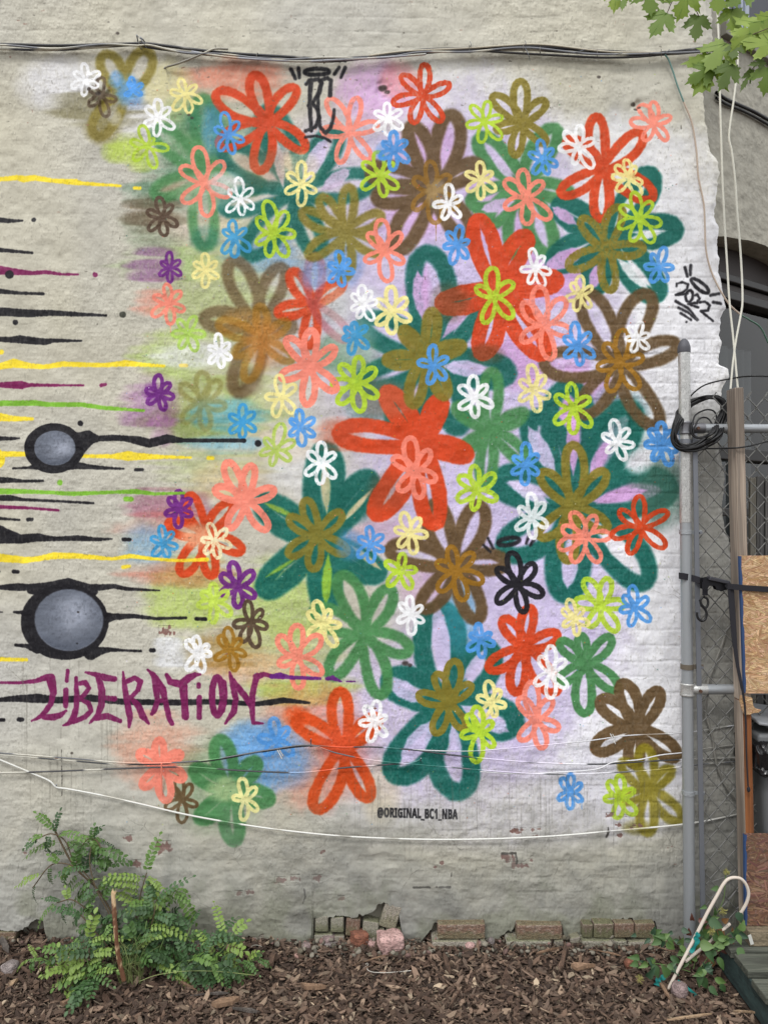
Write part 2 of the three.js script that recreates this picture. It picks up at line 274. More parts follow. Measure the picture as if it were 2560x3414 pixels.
mist([214, 90, 70], 260, 740, 140, 110, 0.35); mist([150, 60, 30], 470, 620, 50, 70, 0.3); mist([214, 78, 30], -20, 560, 90, 80, 0.85);

native(); // later passes of thin spray over the big flowers
mist([214, 216, 196], 690, 640, 90, 60, 0.4); mist([206, 208, 214], 1180, 1120, 70, 80, 0.35); mist([150, 110, 84], 900, 560, 120, 60, 0.35); mist([222, 216, 186], 1000, 560, 60, 50, 0.5); mist([196, 120, 96], 1270, 1330, 110, 60, 0.35); mist([216, 208, 190], 960, 1300, 120, 60, 0.45); mist([200, 214, 200], 1120, 1010, 50, 60, 0.4);

// olive and ochre mid-size flowers
tile(1000, 2120);
fl(OLV, 54, [1020, 460], [[1075, 148], [1200, 325], [1145, 655], [925, 690], [795, 400], [935, 238]], { wr: 0.36 });
tile(800, 150);
fl(OLV, 70, [730, 1290], [[755, 955], [1000, 1160], [1010, 1440], [720, 1640], [450, 1470], [400, 1140], [540, 1030]], { a: 0.9, soft: 6, wr: 0.30 });
fl(OCH, 38, [1320, 1010], [[1310, 788], [1458, 895], [1515, 1125], [1355, 1245], [1190, 1145], [1190, 910]], { a: 0.72 });
mist([214, 204, 190], 1360, 1030, 70, 90, 0.35);
tile(1550, 150);
fl(OLV, 56, [390, 540], [[380, 225], [568, 370], [570, 690], [335, 785], [190, 590], [175, 335]], { soft: 3, wr: 0.34 });
native();
fl(OLV, 33, [2018, 830], [[1930, 718], [2066, 678], [2155, 826], [2034, 980], [1883, 895]], { soft: 3, wr: 0.34 });
tile(1000, 800);
fl(OLV, 84, [870, 810], [[920, 460], [1150, 720], [1020, 1110], [770, 1170], [560, 830], [690, 590]], { soft: 4.5, wr: 0.26 });
tile(1600, 800);
fl(OCH, 38, [965, 850], [[990, 605], [1135, 805], [1095, 1038], [885, 1058], [795, 880], [850, 705]], {});
tile(1000, 1450);
fl(OCH, 42, [1075, 945], [[1035, 755], [1205, 805], [1275, 1015], [1135, 1155], [945, 1085], [928, 875]], {});
tile(1600, 1450);
fl(OLV, 68, [640, 490], [[640, 38], [880, 235], [900, 660], [600, 895], [390, 720], [400, 240]], { soft: 3.5, wr: 0.34 });
tile(400, 1450);
fl(OLV, 58, [1370, 690], [[1275, 425], [1545, 520], [1590, 820], [1330, 950], [1145, 840], [1148, 560]], { soft: 3.5, a: 0.92, wr: 0.36 });
mist([80, 140, 200], 1590, 760, 90, 100, 0.6);
tile(400, 800);
fl(OCH, 60, [980, 690], [[965, 430], [1175, 550], [1210, 840], [870, 990], [770, 800], [660, 560]], { a: 0.72, soft: 6, wr: 0.34 });
mist([200, 120, 60], 1000, 720, 130, 170, 0.45); mist([190, 130, 50], 880, 560, 170, 90, 0.4);
fl([132, 124, 60], 44, [570, 1125], [[568, 895], [695, 960], [745, 1150], [600, 1325], [425, 1265], [410, 990]], { a: 0.55, soft: 5 });

// coral, blue, lime, cream, white, purple and black small flowers
tile(200, 150);
mist(BLU, 480, 320, 90, 100, 0.75, 0.6); mist(BLU, 390, 240, 50, 60, 0.6); mist([140, 160, 200], 500, 410, 100, 40, 0.4);
fl(DBR, 28, [290, 350], [[290, 212], [200, 300], [192, 422], [328, 505], [400, 380]], { a: 0.72 });
fl(WHT, 24, [178, 243], [[165, 118], [282, 182], [277, 303], [165, 358], [72, 297], [92, 182]]);
fl(BLU, 26, [505, 310], [[490, 208], [578, 262], [575, 345], [440, 350], [470, 240]], {});
fl(CRM, 26, [870, 340], [[828, 218], [948, 268], [988, 398], [897, 480], [780, 455], [755, 318]]);
fl(WHT, 27, [680, 500], [[670, 362], [766, 426], [797, 580], [664, 638], [577, 558], [586, 420]]);
mist(LIM, 450, 720, 130, 90, 0.65, 1.2); mist(LIM, 560, 830, 110, 50, 0.5, 1);
fl(LIM, 26, [610, 700], [[560, 548], [655, 635], [760, 717], [662, 860], [505, 800], [480, 660]], { a: 0.85 });
mist(BLU, 1050, 580, 70, 170, 0.45);
fl(BLU, 26, [1165, 620], [[1128, 452], [1238, 520], [1278, 664], [1197, 756], [1096, 735], [1062, 565]]);
fl(COR, 36, [1000, 955], [[948, 690], [1136, 795], [1190, 1040], [1020, 1194], [838, 1090], [825, 840]], { a: 0.92 });
mist([236, 236, 240], 1150, 950, 110, 70, 0.6);
fl(WHT, 24, [1245, 1060], [[1230, 906], [1338, 986], [1345, 1135], [1262, 1183], [1146, 1155], [1155, 996]]);
fl(DBR, 30, [710, 1185], [[680, 1042], [784, 1096], [820, 1255], [727, 1328], [608, 1286], [594, 1146]]);
fl(SKY, 28, [1210, 1330], [[1188, 1200], [1294, 1264], [1320, 1426], [1205, 1475], [1120, 1445], [1120, 1276]], { a: 0.9 });
fl(LIM, 32, [1475, 1300], [[1425, 1066], [1570, 1140], [1638, 1308], [1573, 1468], [1440, 1470], [1345, 1375], [1355, 1186]]);
tile(800, 150);
fl(COR, 42, [760, 600], [[600, 358], [812, 346], [965, 545], [905, 800], [680, 828], [550, 590]], { a: 0.92, wr: 0.34 });
fl(WHT, 28, [1020, 505], [[1014, 390], [1124, 450], [1128, 585], [1020, 634], [920, 590], [922, 460]]);
fl(LIM, 32, [965, 905], [[945, 726], [1068, 806], [1100, 990], [998, 1056], [834, 998], [838, 808]]);
mist(BLU, 990, 740, 50, 60, 0.5);
fl(BLU, 34, [1060, 725], [[1060, 586], [1160, 660], [1174, 810], [1054, 875], [955, 784], [975, 666]]);
fl(WHT, 30, [1440, 1095], [[1440, 950], [1540, 1046], [1525, 1198], [1400, 1214], [1324, 1106]]);
fl(CRM, 28, [425, 960], [[425, 791], [514, 880], [534, 1018], [420, 1119], [305, 1024], [320, 880]]);
tile(1550, 150);
fl(CRM, 32, [105, 935], [[98, 796], [194, 876], [216, 1014], [105, 1079], [4, 1016], [-6, 880]]);
fl(LIM, 28, [130, 530], [[160, 376], [264, 496], [252, 660], [106, 684], [0, 556], [34, 410]]);
fl(BLU, 30, [540, 785], [[512, 645], [610, 708], [646, 834], [577, 900], [466, 896], [430, 740]]);
fl(COR, 38, [425, 1055], [[392, 845], [546, 934], [596, 1206], [425, 1254], [260, 1130], [262, 928]]);
fl(WHT, 30, [785, 700], [[792, 541], [900, 646], [886, 856], [748, 830], [634, 716], [674, 594]], { a: 0.93 });
fl(COR, 34, [1300, 545], [[1300, 376], [1430, 490], [1398, 666], [1226, 670], [1128, 524], [1200, 400]], { a: 0.92 });
fl(CRM, 28, [1130, 920], [[1105, 780], [1180, 828], [1230, 958], [1214, 1046], [1040, 1014], [1004, 908], [1030, 826]]);
fl(LIM, 30, [1200, 1200], [[1160, 1006], [1290, 1074], [1364, 1236], [1296, 1376], [1146, 1366], [1046, 1262], [1060, 1110]]);
tile(1000, 800);
fl(COR, 36, [580, 75], [[555, -156], [704, -58], [726, 160], [610, 296], [436, 146], [460, -54]]);
fl(BLU, 32, [1085, 35], [[1108, -110], [1176, 4], [1160, 134], [1042, 176], [980, 48], [1008, -62]]);
fl(LIM, 40, [1340, 395], [[1325, 176], [1480, 286], [1474, 546], [1264, 584], [1202, 318]]);
fl(CRM, 36, [635, 490], [[625, 305], [745, 394], [774, 558], [635, 660], [518, 590], [522, 404]]);
mist([220, 226, 226], 470, 420, 90, 100, 0.45);
fl(WHT, 25, [435, 445], [[425, 300], [494, 344], [540, 420], [508, 560], [396, 545], [345, 482], [350, 370]]);
fl(SKY, 34, [380, 660], [[370, 555], [470, 590], [474, 750], [348, 800], [285, 684], [300, 596]], { a: 0.9 });
fl(BLU, 32, [280, 205], [[260, 62], [348, 124], [384, 217], [295, 329], [196, 294], [190, 156]]);
fl(LIM, 42, [385, 985], [[408, 791], [534, 884], [545, 1090], [420, 1200], [255, 1138], [205, 992], [270, 850]]);
fl(BLU, 36, [920, 865], [[920, 711], [1030, 806], [1010, 970], [888, 1005], [802, 838]]);
fl(WHT, 34, [1205, 1090], [[1195, 924], [1296, 994], [1340, 1154], [1212, 1236], [1088, 1168], [1090, 1004]]);
tile(1600, 800);
fl(WHT, 28, [380, 195], [[350, 50], [444, 104], [496, 228], [442, 330], [332, 310], [266, 206]]);
fl(BLU, 32, [1235, 185], [[1272, 40], [1341, 190], [1292, 294], [1176, 300], [1120, 184], [1176, 88]]);
fl(CRM, 29, [690, 375], [[690, 236], [780, 314], [764, 474], [656, 499], [580, 412], [620, 290]]);
fl(COR, 44, [445, 590], [[400, 305], [588, 396], [640, 650], [490, 840], [270, 706], [282, 424]], { a: 0.95 });
fl(WHT, 28, [1085, 675], [[1112, 556], [1174, 648], [1164, 758], [1046, 784], [994, 686], [1024, 588]]);
fl(BLU, 34, [670, 730], [[650, 556], [766, 634], [796, 814], [690, 876], [575, 815], [570, 664]]);
fl(CRM, 32, [370, 1040], [[344, 850], [450, 928], [490, 1088], [396, 1199], [260, 1114], [265, 964]]);
fl(LIM, 36, [640, 1160], [[620, 976], [766, 1084], [770, 1296], [640, 1350], [505, 1274], [508, 1068]]);
tile(400, 800);
fl(COR, 54, [1310, 875], [[1325, 600], [1500, 732], [1508, 1050], [1290, 1160], [1090, 955], [1140, 662]], { wr: 0.34 });
fl(PUR, 25, [345, 195], [[340, 70], [420, 134], [431, 244], [345, 300], [264, 244], [275, 140]]);
mist(CRM, 590, 200, 90, 90, 0.35);
fl(CRM, 25, [590, 205], [[585, 80], [675, 145], [686, 264], [585, 336], [494, 257], [504, 150]]);
fl(COR, 30, [335, 440], [[320, 290], [425, 345], [455, 484], [350, 590], [214, 529], [224, 380]], { a: 0.93 });
fl([170, 206, 90], 27, [470, 640], [[522, 515], [596, 652], [530, 775], [408, 755], [350, 650], [395, 540]], { a: 0.9 });
fl(WHT, 29, [690, 770], [[675, 635], [764, 706], [775, 824], [706, 890], [610, 855], [604, 732]]);
mist(PUR, 215, 1050, 60, 60, 0.5);
fl(PUR, 34, [275, 1065], [[264, 920], [355, 980], [385, 1090], [310, 1186], [184, 1136], [168, 1030]]);
fl(SKY, 28, [845, 1260], [[850, 1125], [935, 1184], [945, 1325], [845, 1380], [750, 1335], [749, 1204]]);
fl(CRM, 29, [1115, 1085], [[1094, 918], [1220, 994], [1210, 1202], [1066, 1230], [994, 1080]], { a: 0.92 });
fl(BLU, 33, [1250, 1290], [[1235, 1160], [1350, 1225], [1351, 1360], [1260, 1436], [1164, 1355], [1164, 1235]]);
tile(400, 1450);
fl([172, 200, 80], 30, [1075, 100], [[1120, -92], [1215, 38], [1186, 180], [1046, 220], [958, 134], [994, 14]], { a: 0.85 });
fl(WHT, 32, [1390, 195], [[1390, 35], [1496, 120], [1496, 300], [1380, 350], [1274, 280], [1292, 110]]);
fl(COR, 56, [870, 455], [[728, 168], [915, 188], [1086, 370], [1028, 668], [745, 660], [636, 366]], { wr: 0.33 });
fl(PUR, 34, [410, 515], [[405, 370], [500, 434], [511, 559], [405, 652], [303, 550], [328, 424]]);
fl([244, 234, 190], 29, [655, 730], [[612, 600], [746, 644], [776, 773], [682, 860], [584, 826], [553, 720]]);
fl(SKY, 28, [300, 745], [[285, 615], [376, 664], [410, 779], [338, 856], [224, 846], [208, 706]], { a: 0.93 });
fl(PUR, 42, [815, 1045], [[773, 864], [932, 932], [946, 1126], [815, 1206], [688, 1106], [688, 954]]);
fl([190, 216, 84], 36, [650, 1155], [[644, 1009], [756, 1072], [777, 1250], [638, 1312], [528, 1178], [558, 1078]]);
fl(DBR, 34, [905, 1295], [[880, 1134], [992, 1198], [1030, 1332], [948, 1478], [838, 1438], [772, 1312]]);
fl(CRM, 36, [1410, 1310], [[1348, 1134], [1456, 1194], [1536, 1312], [1496, 1468], [1388, 1425], [1294, 1388], [1292, 1214]]);
tile(1000, 1450);
fl(COR, 44, [790, 250], [[754, 0], [902, 94], [952, 314], [832, 450], [672, 394], [628, 150]]);
fl(BLU, 30, [490, 755], [[474, 620], [581, 685], [587, 804], [490, 891], [394, 850], [394, 704]]);
fl(CRM, 32, [760, 680], [[708, 523], [832, 564], [891, 692], [787, 831], [674, 780], [643, 646]]);
fl(LIM, 36, [695, 940], [[712, 805], [816, 930], [770, 1072], [598, 1050], [578, 872]]);
fl(LIM, 40, [1220, 380], [[1200, 196], [1352, 262], [1370, 450], [1195, 530], [1074, 455], [1084, 278]]);
fl(WHT, 30, [765, 1240], [[755, 1100], [850, 1174], [861, 1294], [770, 1390], [663, 1294], [682, 1152]]);
tile(1600, 1450);
line(BLK, { soft: 4, a: 0.93 }, [[22, 762, 10], [68, 806, 9]], [[52, 714, 10], [88, 782, 9]], [[338, 680, 11], [318, 748, 10]], [[385, 690, 14], [345, 762, 11]], ring(195, 735, 74, 24, -0.16, 15));
fl(BLK, 46, [255, 1035], [[208, 795], [382, 878], [446, 1110], [306, 1240], [102, 1166], [102, 914]], { wr: 0.38 });
fl(WHT, 36, [355, 570], [[345, 388], [448, 460], [472, 636], [365, 726], [237, 656], [256, 490]], { a: 0.88 });
fl(COR, 38, [725, 705], [[625, 523], [796, 544], [912, 692], [825, 887], [635, 890], [528, 784], [552, 634]]);
fl(ORG, 42, [1110, 640], [[1095, 405], [1306, 524], [1286, 781], [1020, 831], [893, 700], [948, 512]], { wr: 0.36 });
fl(WHT, 32, [945, 50], [[912, -118], [1030, -52], [1071, 72], [1002, 180], [864, 125], [834, -10]]);
fl(BLU, 42, [1250, 65], [[1245, -104], [1342, -40], [1372, 110], [1314, 221], [1184, 186], [1122, 60], [1160, -50]]);
fl(BLU, 32, [310, 205], [[315, 40], [406, 128], [406, 276], [305, 356], [208, 270], [218, 144]]);
fl(LIM, 44, [830, 1185], [[884, 973], [1016, 1165], [952, 1366], [740, 1336], [634, 1150], [712, 982]], { a: 0.93 });
fl(BLU, 32, [1070, 1195], [[1045, 1028], [1162, 1114], [1181, 1291], [1032, 1331], [953, 1212], [980, 1102]]);
fl(CRM, 30, [650, 1270], [[604, 1124], [716, 1188], [762, 1308], [670, 1396], [563, 1326], [558, 1198]]);
tile(1600, 2120);
fl(COR, 44, [385, 580], [[350, 300], [502, 424], [557, 646], [438, 792], [263, 728], [256, 420]], { a: 0.95 });
fl(WHT, 34, [490, 250], [[485, 54], [598, 158], [607, 362], [485, 442], [368, 342], [404, 132]]);
fl(LIM, 38, [965, 1115], [[960, 948], [1072, 1053], [1078, 1238], [936, 1272], [843, 1124], [877, 992]]);
fl(BLU, 32, [620, 1080], [[625, 938], [707, 1012], [712, 1146], [620, 1206], [528, 1136], [558, 972]]);
tile(1000, 2120);
fl(CRM, 34, [1320, 460], [[1294, 298], [1386, 362], [1431, 483], [1348, 566], [1238, 566], [1212, 414]]);
fl(LIM, 40, [1240, 665], [[1214, 472], [1338, 582], [1347, 773], [1210, 885], [1098, 692], [1150, 530]]);
fl(BLU, 34, [1245, 20], [[1225, -100], [1328, -26], [1352, 64], [1260, 161], [1148, 105], [1160, -20]]);
fl(WHT, 32, [515, 595], [[530, 433], [607, 545], [602, 696], [477, 741], [398, 601], [443, 472]]);
tile(400, 2120);
fl(COR, 44, [1225, 145], [[1225, -94], [1396, -10], [1408, 268], [1235, 377], [1082, 200], [1086, -10]], { a: 0.93 });
fl(OCH, 32, [765, 100], [[740, -72], [842, 10], [881, 132], [796, 251], [648, 166], [680, -10]], { a: 0.9 });
fl(WHT, 35, [545, 115], [[520, -12], [622, 52], [642, 127], [572, 261], [458, 241], [450, 22]]);
fl(BLU, 36, [1090, 720], [[1055, 553], [1172, 624], [1200, 830], [1000, 830], [944, 700]], { a: 0.85 });
fl(BRN, 30, [430, 1130], [[405, 958], [497, 1012], [547, 1168], [430, 1297], [308, 1194], [352, 1032]]);
fl([242, 236, 160], 32, [865, 1135], [[838, 973], [947, 1042], [957, 1216], [848, 1286], [768, 1112]]);
fl(COR, 58, [285, 900], [[270, 692], [443, 795], [464, 990], [330, 1158], [142, 1056], [112, 795]], { a: 0.92, wr: 0.36 });

// overspray: fine specks thrown around the sprayed flowers
for (let n = 0; n < 900; n++) { const c = [ORG, TEA, WHT, LIM, BLU, COR, LAV, OLV, GRN][Math.floor(rnd() * 9)], x = rr(420, 2250), y = rr(230, 2750); tile(0, 0, 1); lay(c, x - 4, y - 4, x + 4, y + 4, (px, py) => 1 - sst(0.6, 1.2, Math.hypot(px - x, py - y) / 2), rr(0.3, 0.8)); }

// ribbons, drops and orbs on the left
tile(0, 550, 900 / 1659);
line(YEL, {}, [[-700, 90, 14], [-300, 76, 18], [0, 85, 14], [100, 75, 16], [150, 86, 20], [210, 77, 18], [330, 97, 13], [470, 106, 19], [500, 112, 12], [740, 127, 8]], [[828, 140, 11], [858, 140, 11]]);
line(BLK, {}, [[-600, 330, 30], [0, 335, 17], [50, 340, 14], [138, 340, 6]], [[208, 335, 14]], [[-500, 512, 20], [0, 520, 14], [100, 530, 10], [198, 537, 8]], [[-400, 770, 20], [0, 775, 16], [130, 786, 10], [268, 790, 9]]);
line(MAG, {}, [[-600, 640, 34], [0, 645, 28], [100, 656, 20], [200, 662, 12], [280, 657, 13], [380, 670, 8], [480, 672, 7]], [[584, 672, 16]]);
line(BLK, {}, [[60, 672, 26]], [[95, 965, 17]], [[-600, 890, 20], [0, 900, 27], [180, 910, 24], [310, 907, 18], [450, 915, 15], [650, 922, 7]], [[-600, 1080, 16], [0, 1068, 16], [60, 1072, 18], [120, 1070, 25], [280, 1085, 20], [330, 1078, 13], [500, 1080, 6]]);
line([64, 66, 58], {}, [[753, 917, 20]]);
line(YEL, {}, [[10, 1148, 16]], [[-700, 1230, 26], [0, 1237, 20], [85, 1216, 28], [180, 1232, 18], [270, 1240, 14], [380, 1221, 17], [640, 1228, 13], [770, 1216, 20], [900, 1227, 12], [1008, 1235, 9]]);
dash([244, 218, 110], 1110, 1230, 1145, 1230, 11, 0.85);
line(MAG, {}, [[-500, 1345, 20], [0, 1350, 16], [130, 1350, 25], [180, 1350, 12], [350, 1352, 8], [512, 1352, 6]], [[622, 1353, 11], [646, 1347, 11]]);
tile(0, 850, 1280 / 1659);
line(LEA, {}, [[-400, 630, 12], [0, 640, 12], [150, 638, 12], [210, 645, 10], [350, 645, 10], [450, 660, 9], [622, 672, 6]]);
line(YEL, {}, [[-300, 690, 22], [0, 700, 18], [60, 706, 12], [138, 707, 7]]);
tile(0, 1350, 900 / 1659);
line(BLK, {}, [[-300, 200, 16], [0, 205, 14], [80, 205, 10], [118, 203, 6]], [[-300, 450, 20], [0, 460, 19], [60, 460, 16], [150, 467, 9], [264, 465, 8]], [[-300, 560, 16], [0, 570, 18], [60, 570, 19], [140, 580, 10], [350, 590, 8], [575, 602, 8]], [[-200, 690, 12], [0, 697, 10], [122, 705, 6]], [[172, 702, 11], [198, 702, 11]]);
line(YEL, {}, [[-120, 330, 110], [-40, 330, 70]], [[0, 300, 18], [160, 300, 15]], [[500, 312, 11], [690, 315, 13], [740, 313, 22], [790, 313, 31], [850, 315, 22], [1000, 318, 12], [1172, 322, 7]], [[1282, 325, 13], [1306, 325, 12]]);
line(LEA, {}, [[370, 475, 18]], [[-300, 520, 16], [0, 530, 19], [150, 530, 14], [320, 537, 11], [450, 545, 14], [700, 535, 10], [830, 530, 15], [950, 545, 10], [1130, 540, 9]], [[772, 578, 15], [808, 577, 15]]);
line(MAG, {}, [[-300, 615, 16], [0, 625, 12], [180, 632, 9], [364, 646, 7]]);
line(BLK, {}, [[-200, 780, 70], [0, 795, 56], [40, 805, 46], [130, 822, 28], [230, 812, 26], [340, 822, 14], [480, 816, 18], [600, 825, 12], [690, 822, 5]], [[760, 825, 12], [800, 826, 12]], [[85, 1023, 12], [110, 1023, 12]], [[-5, 1023, 8]]);
line(YEL, {}, [[-400, 930, 22], [0, 937, 26], [150, 952, 20], [230, 945, 16], [330, 925, 21], [480, 926, 17], [690, 945, 10], [800, 927, 14], [950, 945, 10], [1100, 955, 10], [1275, 948, 12]], [[758, 995, 12], [796, 989, 11]]);
function orb(cx, cy, rx, ry, lx, ly) { // a painted ball: pale blue grey, brushed lighter to one side by the painter
  const ax = ox + cx * os, ay = oy + cy * os, qx = rx * os, qy = ry * os;
  const body = [104, 110, 123];
  lay(body, ax - qx - 6, ay - qy - 6, ax + qx + 6, ay + qy + 6, (x, y, i) => 1 - sst(0.97, 1.03, Math.hypot((x - ax) / qx, (y - ay) / qy) + (fine[i] - 0.5) * 0.02), 1, 0.05);
  lay([152, 158, 173], ax - qx, ay - qy, ax + qx, ay + qy, (x, y, i) => (1 - sst(0.3, 1.0, Math.hypot((x - ax) / qx, (y - ay) / qy))) * 0.2 + (1 - sst(0.1, 0.85, Math.hypot((x - ax) / qx - lx, (y - ay) / qy - ly) + (mid[i] - 0.5) * 0.7)) * (Math.hypot((x - ax) / qx, (y - ay) / qy) < 0.97 ? 0.85 : 0), 1, 0.3);
  lay([74, 80, 94], ax - qx, ay, ax + qx, ay + qy, (x, y, i) => sst(0.45, 0.95, Math.hypot((x - ax) / qx, (y - ay) / qy)) * sst(0.2, 0.9, (y - ay) / qy) * (Math.hypot((x - ax) / qx, (y - ay) / qy) < 0.97 ? 0.6 : 0), 1, 0.2);
}
const ell = (cx, cy, rx, ry) => { const ax = ox + cx * os, ay = oy + cy * os, qx = rx * os, qy = ry * os; lay(BLK, ax - qx - 8, ay - qy - 8, ax + qx + 8, ay + qy + 8, (x, y, i) => 1 - sst(0.985, 1.015, Math.hypot((x - ax) / qx, (y - ay) / qy) + (fine[i] - 0.5) * 0.02), 0.98, 0.06); };
ell(330, 265, 182, 155);
line(BLK, {}, [[430, 280, 90], [490, 235, 62], [560, 205, 34], [610, 206, 18]], [[480, 190, 24], [545, 182, 27], [600, 206, 18], [690, 200, 19], [770, 205, 18], [850, 217, 27], [920, 235, 27], [1030, 207, 28], [1130, 217, 13], [1300, 217, 12], [1500, 218, 13]], [[1585, 235, 20]], [[495, 112, 17]], [[80, 388, 6], [170, 384, 9], [240, 375, 24]], [[430, 360, 40], [480, 372, 22], [560, 380, 15], [660, 387, 10], [762, 391, 6]], [[838, 397, 10], [880, 397, 10]]);
orb(337, 263, 128, 107, 0.35, -0.05);
tile(0, 1900, 900 / 1659);
ell(398, 318, 270, 234);
line(BLK, {}, [[-300, 100, 14], [0, 106, 14], [60, 105, 20], [110, 104, 25], [180, 106, 20], [300, 95, 22], [420, 92, 44], [540, 108, 24], [620, 106, 20], [700, 98, 15], [780, 115, 12], [980, 125, 5]], [[190, 120, 26], [300, 130, 40], [500, 130, 50], [580, 130, 26]], [[88, 258, 8], [125, 260, 10], [170, 262, 30]], [[-30, 258, 7], [14, 258, 5]], [[98, 460, 9], [160, 466, 13], [230, 480, 34]]);
line(BLK, {}, [[600, 300, 70], [650, 293, 36], [700, 287, 22], [820, 281, 14], [960, 298, 10], [1142, 293, 9]], [[1206, 298, 12], [1262, 301, 12]], [[560, 510, 44], [620, 496, 24], [680, 489, 14], [760, 493, 8], [866, 497, 8]], [[930, 492, 13], [946, 492, 13]]);
orb(424, 307, 211, 190, 0.25, -0.25);
dash(BLK, 480, 256, 481, 257, 5); dash(BLK, 474, 450, 475, 451, 5);
line(YEL, {}, [[-200, 545, 16], [0, 548, 14], [164, 551, 10]]);
line(BLK, {}, [[-300, 795, 14], [0, 797, 14], [100, 790, 20], [230, 788, 29], [350, 800, 20], [560, 786, 22], [750, 808, 19], [960, 813, 18], [1100, 813, 19], [1250, 808, 18], [1400, 810, 18], [1560, 824, 13], [1660, 812, 19], [1740, 800, 18], [1900, 815, 8]], [[-5, 920, 11], [24, 920, 11]], [[116, 918, 13], [136, 918, 13]]);
// lettering: LIBERATION
const MG = [118, 30, 84], lo = { soft: 1.8 };
line(MG, lo, [[-200, 690, 9], [120, 693, 9], [220, 682, 14], [290, 658, 20], [312, 665, 30], [328, 755, 20], [312, 820, 18], [280, 870, 16], [240, 905, 12], [196, 926, 6]], [[270, 902, 18], [330, 905, 22], [370, 892, 18], [404, 866, 9]]);
line(MG, lo, [[416, 618, 12], [410, 680, 13]], [[405, 738, 17], [403, 836, 16]]);
line(MG, lo, [[468, 662, 11], [472, 760, 17], [468, 850, 18], [448, 915, 22], [420, 945, 14], [386, 957, 6]], [[475, 700, 13], [525, 690, 16], [548, 725, 14], [515, 770, 15], [490, 790, 13]], [[490, 790, 13], [545, 820, 17], [558, 865, 15], [520, 905, 16], [450, 932, 16]]);
line(MG, lo, [[528, 628, 8], [590, 642, 16], [650, 662, 22], [705, 668, 18]], [[605, 660, 18], [628, 740, 22], [624, 830, 22], [600, 890, 17], [550, 942, 6]], [[630, 784, 15], [705, 790, 18]], [[590, 908, 18], [660, 896, 20], [738, 926, 14]]);
line(MG, lo, [[757, 626, 7], [768, 720, 18], [785, 820, 20], [800, 900, 20], [796, 962, 9]], [[766, 690, 16], [830, 662, 16], [866, 685, 17], [850, 735, 15], [800, 790, 14]], [[800, 780, 14], [850, 830, 20], [876, 895, 22], [914, 942, 8]]);
line(MG, lo, [[910, 612, 7], [945, 645, 17], [962, 720, 21], [968, 800, 17], [950, 860, 17], [934, 884, 12]], [[955, 660, 20], [1000, 730, 22], [1022, 830, 18], [1040, 915, 17], [1058, 944, 14]], [[965, 802, 16], [1015, 802, 16]]);
line(MG, lo, [[1026, 642, 12], [1048, 685, 20], [1110, 700, 24], [1160, 662, 24], [1200, 642, 16], [1232, 640, 7]], [[1128, 710, 26], [1134, 820, 22], [1140, 898, 24]]);
line(MG, lo, [[1222, 702, 14], [1222, 716, 14]], [[1226, 782, 17], [1225, 905, 16]]);
line(MG, lo, ring(1336, 775, 32, 118, 0, 20), [[1372, 690, 20], [1376, 780, 24], [1362, 860, 22]]);
line(MG, lo, [[1412, 628, 8], [1432, 710, 20], [1450, 790, 18], [1436, 870, 20], [1384, 942, 8]], [[1430, 680, 18], [1500, 765, 20], [1545, 840, 18]], [[1574, 660, 20], [1552, 760, 19], [1548, 850, 18], [1556, 938, 13], [1614, 942, 7]], [[1574, 655, 22], [1620, 640, 15], [1670, 650, 13], [1740, 658, 14]]);
tile(400, 2120);
line([100, 34, 122], lo, [[1050, 278, 17], [1108, 272, 21], [1170, 285, 14], [1380, 293, 11]], [[1428, 294, 12], [1468, 288, 18], [1530, 313, 6]], [[1566, 312, 6], [1624, 312, 6]]);
// tag with a halo above it
tile(800, 150);
const tg = { soft: 3.2, a: 0.95 };
line(BLK, tg, [[352, 165, 15], [382, 230, 12]], [[402, 155, 13], [410, 222, 12]], [[684, 150, 12], [652, 196, 12]], [[726, 152, 14], [696, 220, 11]], ring(530, 180, 84, 22, -0.03, 15), [[672, 102, 8], [690, 110, 7]], [[712, 102, 9], [728, 110, 7]]);
line(BLK, tg, [[490, 240, 16.8], [482, 350, 15.7], [484, 480, 14.7], [492, 590, 12.5]], [[456, 268, 12.5], [480, 240, 13.7], [540, 232, 14.7], [562, 262, 13.7], [548, 330, 13.7], [500, 398, 13.7], [472, 414, 12.5]], [[500, 400, 13.7], [536, 440, 13.7], [546, 500, 14.7], [520, 562, 13.7], [452, 590, 11.5]]);
line(BLK, tg, [[622, 346, 14.7], [628, 240, 13.7], [602, 222, 13.7], [566, 236, 13.7], [538, 330, 12.5], [540, 480, 12.5], [552, 560, 12.5], [592, 610, 12.5], [626, 568, 12.5], [644, 500, 12.5], [650, 444, 11.5]], [[450, 634, 10], [520, 624, 9], [580, 640, 10], [624, 666, 9]]);
